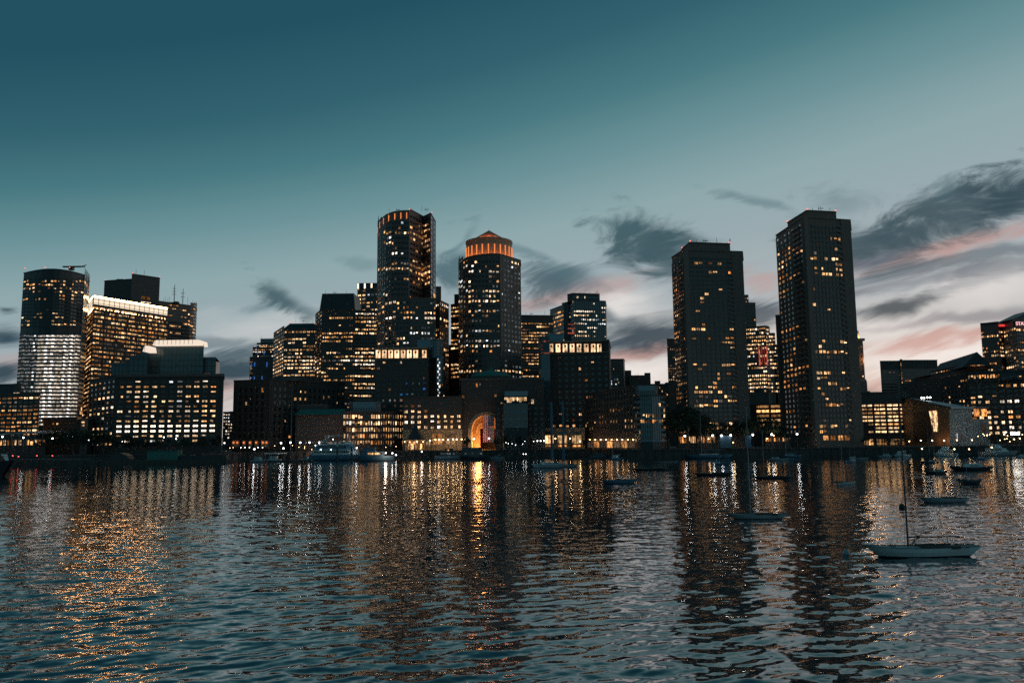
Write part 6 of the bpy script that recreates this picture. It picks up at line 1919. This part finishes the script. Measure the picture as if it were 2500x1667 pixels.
def docks():
    dock('long dark float with thin piles along the marina at the right', 2170, 2500, 1106, 4, (.08, .3, .52, .68, .76, .9), 7)
    dock('dark float carrying small launches left of the large yacht', 596, 762, 1121, 5, (.08, .66, .9), 6)
    dock('dark float under the large yacht and cabin cruiser bows', 880, 1062, 1119, 4, (.3, .42, .66, .9), 6)
    dock('dark float in front of the arcade pier building', 1420, 1560, 1115, 3, (.2, .55, .8), 4.5)
    def rail(o, L):
        b = MB(); b.tube((-L / 2, .1, 3.4), (L / 2 * .8, .1, 3.0), .12, None, 'pale_frame')
        for k in range(18): b.tube((-L / 2 + L * .9 * k / 18, .1, .5), (-L / 2 + L * .9 * k / 18, .1, 3.2), .08, None, 'dark_metal', 4)
        b.build('railing', o)
    dock('long dark floating breakwater with a handrail and red lights at the far left', 26, 240, 1134, 8, (.1, .35, .6, .85), 4, h=2.4, extra=rail)
    def tent(o, L):
        b = MB(); n = 10; vs = []
        for k in range(n + 1):
            t = math.pi * k / n
            for y in (1.5, 9): vs.append((-L * .36 - 5.5 * math.cos(t), y, 2.2 + 3.9 * math.sin(t)))
        b.add(vs, [(2 * k, 2 * k + 1, 2 * k + 3, 2 * k + 2) for k in range(n)] + [tuple(range(0, 2 * n + 2, 2)), tuple(range(1, 2 * n + 2, 2))[::-1]], 'dark_metal')
        b.build('round_shelter', o)
        b = MB(); b.box(-L * .14, L * .1, 2, 9, 2, 7.2, 'copper_green'); b.box(-L * .15, L * .11, 1.6, 9.4, 7.2, 7.6, 'dark_metal'); b.build('shed', o)
        b = MB(); b.box(L * .12, L * .48, 3, 9, 2, 4.6, 'dark_metal'); b.build('deckhouse', o)
    dock('broad dark barge with a rounded shelter and a green shed below the wharf office building', 242, 552, 1131, 11, (.02, .5, .98), 4, name='barge', h=2.2, extra=tent)
    # gangway shed on the float by the yacht
    p = on_w(668, 1120, 4)
    o = thing('dock_office', 'small flat-roofed ticket shelter on the float left of the large yacht', 'shelter', (p.x, p.y, .7))
    b = MB(); b.box(-5.5, 7.5, -1.2, 1.6, 3.4, 4.0, 'white_paint'); b.build('roof', o)
    for x in (-5, -1, 3, 7):
        b = MB(); b.tube((x, -.9, 0), (x, -.9, 3.4), .1, None, 'pale_frame'); b.build('post', o)
    b = MB(); b.box(-4, 2, -.2, 1.2, 0, 2.4, 'grey_concrete'); b.build('counter', o)
    # tall channel piles
    for px, lab in ((823, 'tall dark mooring pile before the pale yacht decks, left of two'), (858, 'tall pale-capped mooring pile at the yacht bow, right of two'), (953, 'dark mooring pile right of the cabin cruiser')):
        q = on_w(px, 1121, 26)
        o = thing('mooring_pile', lab, 'pile', q)
        b = MB(); b.tube((0, 0, -3), (0, 0, 8.2), .45, None, 'timber', 10); b.build('post', o)
        b = MB(); b.lathe((0, 0, 0), [(.5, 8.2), (.5, 8.5), (.02, 9.2)], 'white_paint', 10); b.build('cap', o)

# ------------------------------------------------------------------ lamps
def lamp(px, py, Y, label, kind='white', z0=None, group=None, power=0, name='street_lamp', r=.42):
    p = at(px, py, Y)
    z0 = G if z0 is None else z0
    if Y < 448: z0 = .6 if z0 == G else z0
    o = thing(name, label, 'lamp', (p.x, Y, z0), 0, group)
    h = p.z - z0
    b = MB(); b.tube((0, 0, 0), (0, 0, max(h - r * .7, .3)), .12, .07, 'dark_metal', 8); b.lathe((0, 0, 0), [(.26, 0), (.2, .5), (.12, .7)], 'dark_metal', 8); b.build('post', o)
    b = MB(); b.ball((0, 0, h), r * .82, {'white': 'lamp_white', 'warm': 'lamp_warm', 'red': 'lamp_red'}[kind], 10, 7); b.build('globe', o)
    b = MB(); b.lathe((0, 0, 0), [(r * .75, h + r * .7), (r * .3, h + r * 1.15), (.02, h + r * 1.4)], 'dark_metal', 8); b.build('cap', o)
    if power >= 45 or power in (26,): point('bulb', o, (p.x, Y - 1.2, p.z), {'white': (.95, .97, 1), 'warm': (1, .64, .32), 'red': (1, .1, .08)}[kind], power, .4)
    return o

ORD = ['first', 'second', 'third', 'fourth', 'fifth', 'sixth', 'seventh', 'eighth', 'ninth', 'tenth', 'eleventh', 'twelfth']
def row_lamps(pts, Y, kind, what, group, power=0, z0=None, r=.42, name='street_lamp'):
    for k, (px, py) in enumerate(pts):
        lamp(px, py, Y, f'{what}, {ORD[k]} from the left', kind, z0, group, power if not isinstance(power, dict) else power.get(k, 0), name, r)

def lamps():
    row_lamps([(6, 1066), (57, 1068), (128, 1070)], 466, 'white', 'white globe lamp on the far left quay by the curved canopy', 'far left quay lamps', 60, r=.5)
    row_lamps([(31, 1112), (45, 1114), (90, 1112), (128, 1112)], 444, 'red', 'red marker light on the dark floating breakwater', 'red breakwater lights', 0, 2.4, .3, 'marker_light')
    row_lamps([(150, 1061), (167, 1061), (176, 1066), (216, 1074), (266, 1071)], 486, 'white', 'small white lamp among the trees under the glass tower', 'lamps among the left trees', 30, r=.34)
    row_lamps([(298, 1077), (400, 1067), (430, 1071), (548, 1081)], 482, 'white', 'white lamp along the foot of the wharf office building', 'wharf office lamps', 30, r=.4)
    row_lamps([(588, 1092), (598, 1092), (609, 1092), (630, 1092), (641, 1092)], 522, 'white', 'low white bollard light before the unlit brick warehouse', 'warehouse bollard lights', 0, r=.3, name='bollard_light')
    row_lamps([(686, 1081), (709, 1080), (733, 1080), (756, 1080), (780, 1079)], 516, 'white', 'bright white globe lamp in the quay row behind the large yacht', 'quay lamps behind the yacht', 130, r=.62)
    row_lamps([(621, 1096), (692, 1094)], 505, 'white', 'white lamp on a pole over the launches float', 'float lamps', 90, .7, .58)
    row_lamps([(871, 1093), (942, 1105), (958, 1106), (967, 1110), (1030, 1102)], 494, 'white', 'harsh white dock light between the cabin cruiser and hotel', 'dock work lights', {0: 110, 1: 80, 2: 60, 4: 130}, .7, .5, 'dock_light')
    row_lamps([(1050, 1075), (1063, 1073), (1072, 1073), (1082, 1073), (1094, 1073), (1106, 1072), (1115, 1072), (1127, 1072), (1135, 1072)], 521, 'warm', 'warm globe lamp along the limestone hotel shopfronts', 'hotel shopfront lamps', 150, r=.52)
    row_lamps([(988, 1078), (1000, 1079), (1018, 1078), (1033, 1078)], 514, 'warm', 'warm lamp hanging round the domed pavilion', 'pavilion lamps', 60, r=.36)
    row_lamps([(1157, 1071), (1194, 1070)], 516, 'white', 'tall white twin-globe lamp at the foot of the floodlit arch', 'arch lamps', 90, r=.6)
    row_lamps([(1312, 1076), (1320, 1076), (1328, 1076)], 516, 'white', 'white strip lamp on the dark quay left of the right-hand shopfronts', 'dark quay strip lamps', 0, r=.4)
    row_lamps([(1356, 1070), (1392, 1070), (1416, 1077)], 520, 'warm', 'warm wall lamp by the right-hand hotel tower shopfronts', 'right shopfront lamps', 200, r=.5)
    # the arcade lamps follow the receding pier building
    e0, e1 = (1440, 536), (1546, 471)
    for k in range(9):
        f = k / 8
        lamp(e0[0] + (e1[0] - e0[0]) * f, 1073, e0[1] + (e1[1] - e0[1]) * f - 3.5, f'warm arcade lamp along the pier building, {ORD[k]} from the left', 'warm', None, 'arcade lamps of the pier building', 26, r=.42)
    row_lamps([(1284, 1108), (1278, 1108)], 470, 'white', 'little white light low over the water left of the catamarans', 'low water lights', 0, .5, .3, 'marker_light')
    row_lamps([(1672, 1064), (1740, 1063), (1761, 1063), (1784, 1062), (1838, 1061), (1884, 1060), (1946, 1059)], 458, 'white', 'white globe lamp on the quay below the concrete towers', 'quay lamps below the towers', 110, r=.62)
    row_lamps([(1730, 1071), (1790, 1080), (1873, 1070), (1889, 1063)], 462, 'warm', 'small warm light behind the quay trees at the towers', 'small lights at the towers', 120, r=.36)
    row_lamps([(2220, 1077), (2248, 1075), (2276, 1075), (2305, 1075), (2336, 1074), (2373, 1074)], 458, 'warm', 'small warm ground lamp before the angular metal hall', 'ground lamps of the metal hall', 50, r=.4)
    row_lamps([(2251, 1095), (2330, 1096), (2366, 1096), (2421, 1092)], 432, 'warm', 'low warm lamp on the marina float', 'marina float lamps', 30, .7, .42)
    row_lamps([(2410, 1062), (2452, 1060), (2476, 1072), (2490, 1070)], 462, 'warm', 'warm lamp at the foot of the right-edge brick hotel', 'brick hotel lamps', 60, r=.4)
    Q = [(rng.uniform(560, 1000), rng.uniform(1086, 1097)) for _ in range(12)]
    row_lamps(sorted(Q), 508, 'warm', 'tiny warm light low on the quay behind the moored yachts', 'tiny quay lights behind the yachts', 0, r=.22, name='deck_lamp')
    Q = [(rng.uniform(1226, 1322), rng.uniform(1076, 1092)) for _ in range(8)]
    row_lamps(sorted(Q), 508, 'white', 'tiny cool light before the dark glass-bayed building', 'tiny lights at the glass bay', 0, r=.2, name='deck_lamp')
    Q = [(rng.uniform(2384, 2498), rng.uniform(1056, 1084)) for _ in range(10)]
    row_lamps(sorted(Q), 458, 'warm', 'tiny warm light before the right-edge brick hotel', 'tiny lights at the brick hotel', 0, r=.25, name='deck_lamp')
    # bright kiosk sign at the right
    p = at(2478, 1058, 462)
    o = thing('kiosk_sign', 'glaring white lit kiosk board on a post at the right', 'sign', (p.x, 462, G))
    b = MB(); b.box(-2.4, 2.4, -.2, .2, p.z - G - .7, p.z - G + .8, 'lamp_white'); b.build('light_board', o)
    b = MB(); b.tube((1.8, 0, 0), (1.8, 0, p.z - G - .7), .16, None, 'dark_metal'); b.tube((-1.8, 0, 0), (-1.8, 0, p.z - G - .7), .16, None, 'dark_metal'); b.build('post', o)
    # blank banners on the quay by the shorter tower
    for x0, x1, lab in ((1758, 1786, 'plain blue-grey hoarding panel on the quay right of the shorter tower'), (1819, 1834, 'narrow blue-grey hoarding panel just left of the tall moored mast')):
        a, c = at(x0, 1063, 458), at(x1, 1084, 458)
        o = thing('hoarding', lab, 'hoarding', ((a.x + c.x) / 2, 458, G), 0, 'quay hoardings')
        b = MB(); b.box(-(c.x - a.x) / 2, (c.x - a.x) / 2, -.08, .08, .4, a.z - G, 'canvas'); b.build('panel', o)
        b = MB()
        for sx in (-1, 1): b.tube((sx * (c.x - a.x) / 2, .15, 0), (sx * (c.x - a.x) / 2, .15, a.z - G + .2), .08, None, 'dark_metal')
        b.build('frame', o)
    # lit ground-floor rooms under the trees by the shorter tower
    b = Bld('quay_pavilion', 'single-storey glazed quay pavilion with orange lit panes under dark trees', 'pavilion')
    e = b.block([(1654, 470), (1746, 468)], 1063, 8, 'dark_metal', ref=0, parapet=.2)
    b.facade(e[0], 1064, 1082, 1, 18, .72, .85, .75, 'orange', run=.35, pier='frame')
    b.finish()
    b = Bld('quay_cafe', 'low glazed cafe with warm lamps at the foot of the taller concrete tower', 'cafe')
    e = b.block([(1868, 476), (1930, 472)], 1064, 8, 'dark_metal', ref=0, parapet=.2)
    b.facade(e[0], 1065, 1080, 1, 12, .75, .7, .6, 'orange', run=.35, pier='frame')
    b.finish()

# ------------------------------------------------------------------ trees
def tree_mesh(seed, rad=3.4, h=9.0, n=1500):
    g = random.Random(seed)
    t = MB()
    t.tube((0, 0, 0), (g.uniform(-.3, .3), 0, h * .42), .28, .16, 'bark', 7)
    ends = []
    for k in range(7):
        a = 2 * math.pi * k / 7 + g.uniform(-.3, .3)
        e = Vector((math.cos(a) * rad * .55, math.sin(a) * rad * .55, h * g.uniform(.5, .82)))
        t.tube((0, 0, h * g.uniform(.3, .42)), e, .12, .04, 'bark', 5); ends.append(e)
    ends.append(Vector((0, 0, h * .85)))
    c = MB()
    cl = [(e + Vector((g.uniform(-.6, .6), g.uniform(-.6, .6), g.uniform(-.3, .6))), g.uniform(.9, 1.7)) for e in ends for _ in range(2)]
    for k in range(n):
        ctr, r = g.choice(cl)
        d = Vector((g.gauss(0, 1), g.gauss(0, 1), g.gauss(0, .8))).normalized() * r * g.random() ** .4
        p = ctr + d
        u = Vector((g.gauss(0, 1), g.gauss(0, 1), g.gauss(0, 1))).normalized(); v = u.orthogonal().normalized()
        s = g.uniform(.12, .3)
        c.add([p - u * s, p + v * s * .6, p + u * s, p - v * s * .6], [(0, 1, 2, 3)], 'leaf')
    return t.mesh('trunk'), c.mesh('crown')

def trees():
    var = [tree_mesh(s) for s in (1, 2, 3, 4)]
    spec = []
    def tr(px, top, Y, lab, grp, w=1.0):
        spec.append((px, top, Y, lab, grp, w))
    A = 'trees under the left glass tower'
    for k, (px, top) in enumerate(((112, 1052), (134, 1046), (158, 1050), (182, 1040), (206, 1048), (232, 1046), (254, 1052), (284, 1058))):
        tr(px, top, 472 + (k % 3) * 7, f'dark bushy quay tree under the white lit glass tower, {ORD[k]} from the left', A)
    B = 'trees before the wharf office building'
    for k, (px, top) in enumerate(((318, 1064), (352, 1068), (384, 1066), (452, 1064), (494, 1066), (532, 1062))):
        tr(px, top, 484, f'small dark tree before the wharf office building, {ORD[k]} from the left', B, .9)
    C = 'big trees below the shorter concrete tower'
    for k, (px, top) in enumerate(((1630, 1010), (1652, 996), (1676, 992), (1700, 1004), (1722, 1022), (1748, 1036))):
        tr(px, top, 463 + (k % 2) * 6, f'large dark tree below the shorter concrete tower, {ORD[k]} from the left', C, 1.15)
    D = 'lamp-lit trees between the concrete towers'
    for k, (px, top) in enumerate(((1776, 1030), (1800, 1024), (1828, 1020), (1858, 1014), (1884, 1022), (1906, 1036))):
        tr(px, top, 465 + (k % 2) * 5, f'tree with lamp-lit leaves between the concrete towers, {ORD[k]} from the left', D)
    E = 'hedge trees below the parking garage'
    for k, (px, top) in enumerate(((2112, 1064), (2136, 1070), (2164, 1066), (2192, 1072), (2212, 1066))):
        tr(px, top, 466, f'low dark tree below the lit parking garage, {ORD[k]} from the left', E, 1.1)
    F = 'trees at the arch and hotel'
    for k, (px, top) in enumerate(((1140, 1066), (1212, 1068), (1236, 1062), (1268, 1064), (1394, 1078), (1428, 1072))):
        tr(px, top, 515, f'dark clipped tree on the quay around the floodlit arch, {ORD[k]} from the left', F, .9)
    Gp = 'trees at the right-edge hotel'
    for k, (px, top) in enumerate(((2420, 1060), (2446, 1056), (2466, 1064))):
        tr(px, top, 464, f'small dark tree at the right-edge brick hotel, {ORD[k]} from the left', Gp)
    for k, (px, top, Y, lab, grp, w) in enumerate(spec):
        p = at(px, top, Y)
        s = (p.z - G) / 9.0
        o = thing('tree', lab, 'tree', (p.x, Y, G), rng.uniform(0, 6.28), grp)
        tm, cm = var[k % 4]
        M = Matrix.Diagonal((max(s, .75) * w, max(s, .75) * w, s, 1))
        place('trunk', tm, o, M); place('crown', cm, o, M)

boats()
motor_boats()
docks()
lamps()
trees()

# ------------------------------------------------------------------ render settings
scn.view_settings.view_transform = 'Standard'
scn.view_settings.look = 'None'
scn.view_settings.exposure = 0
scn.view_settings.gamma = 1
scn.cycles.use_denoising = False
scn.cycles.max_bounces = 6
scn.cycles.glossy_bounces = 3
scn.cycles.diffuse_bounces = 2
scn.cycles.sample_clamp_indirect = 45
scn.cycles.caustics_reflective = False
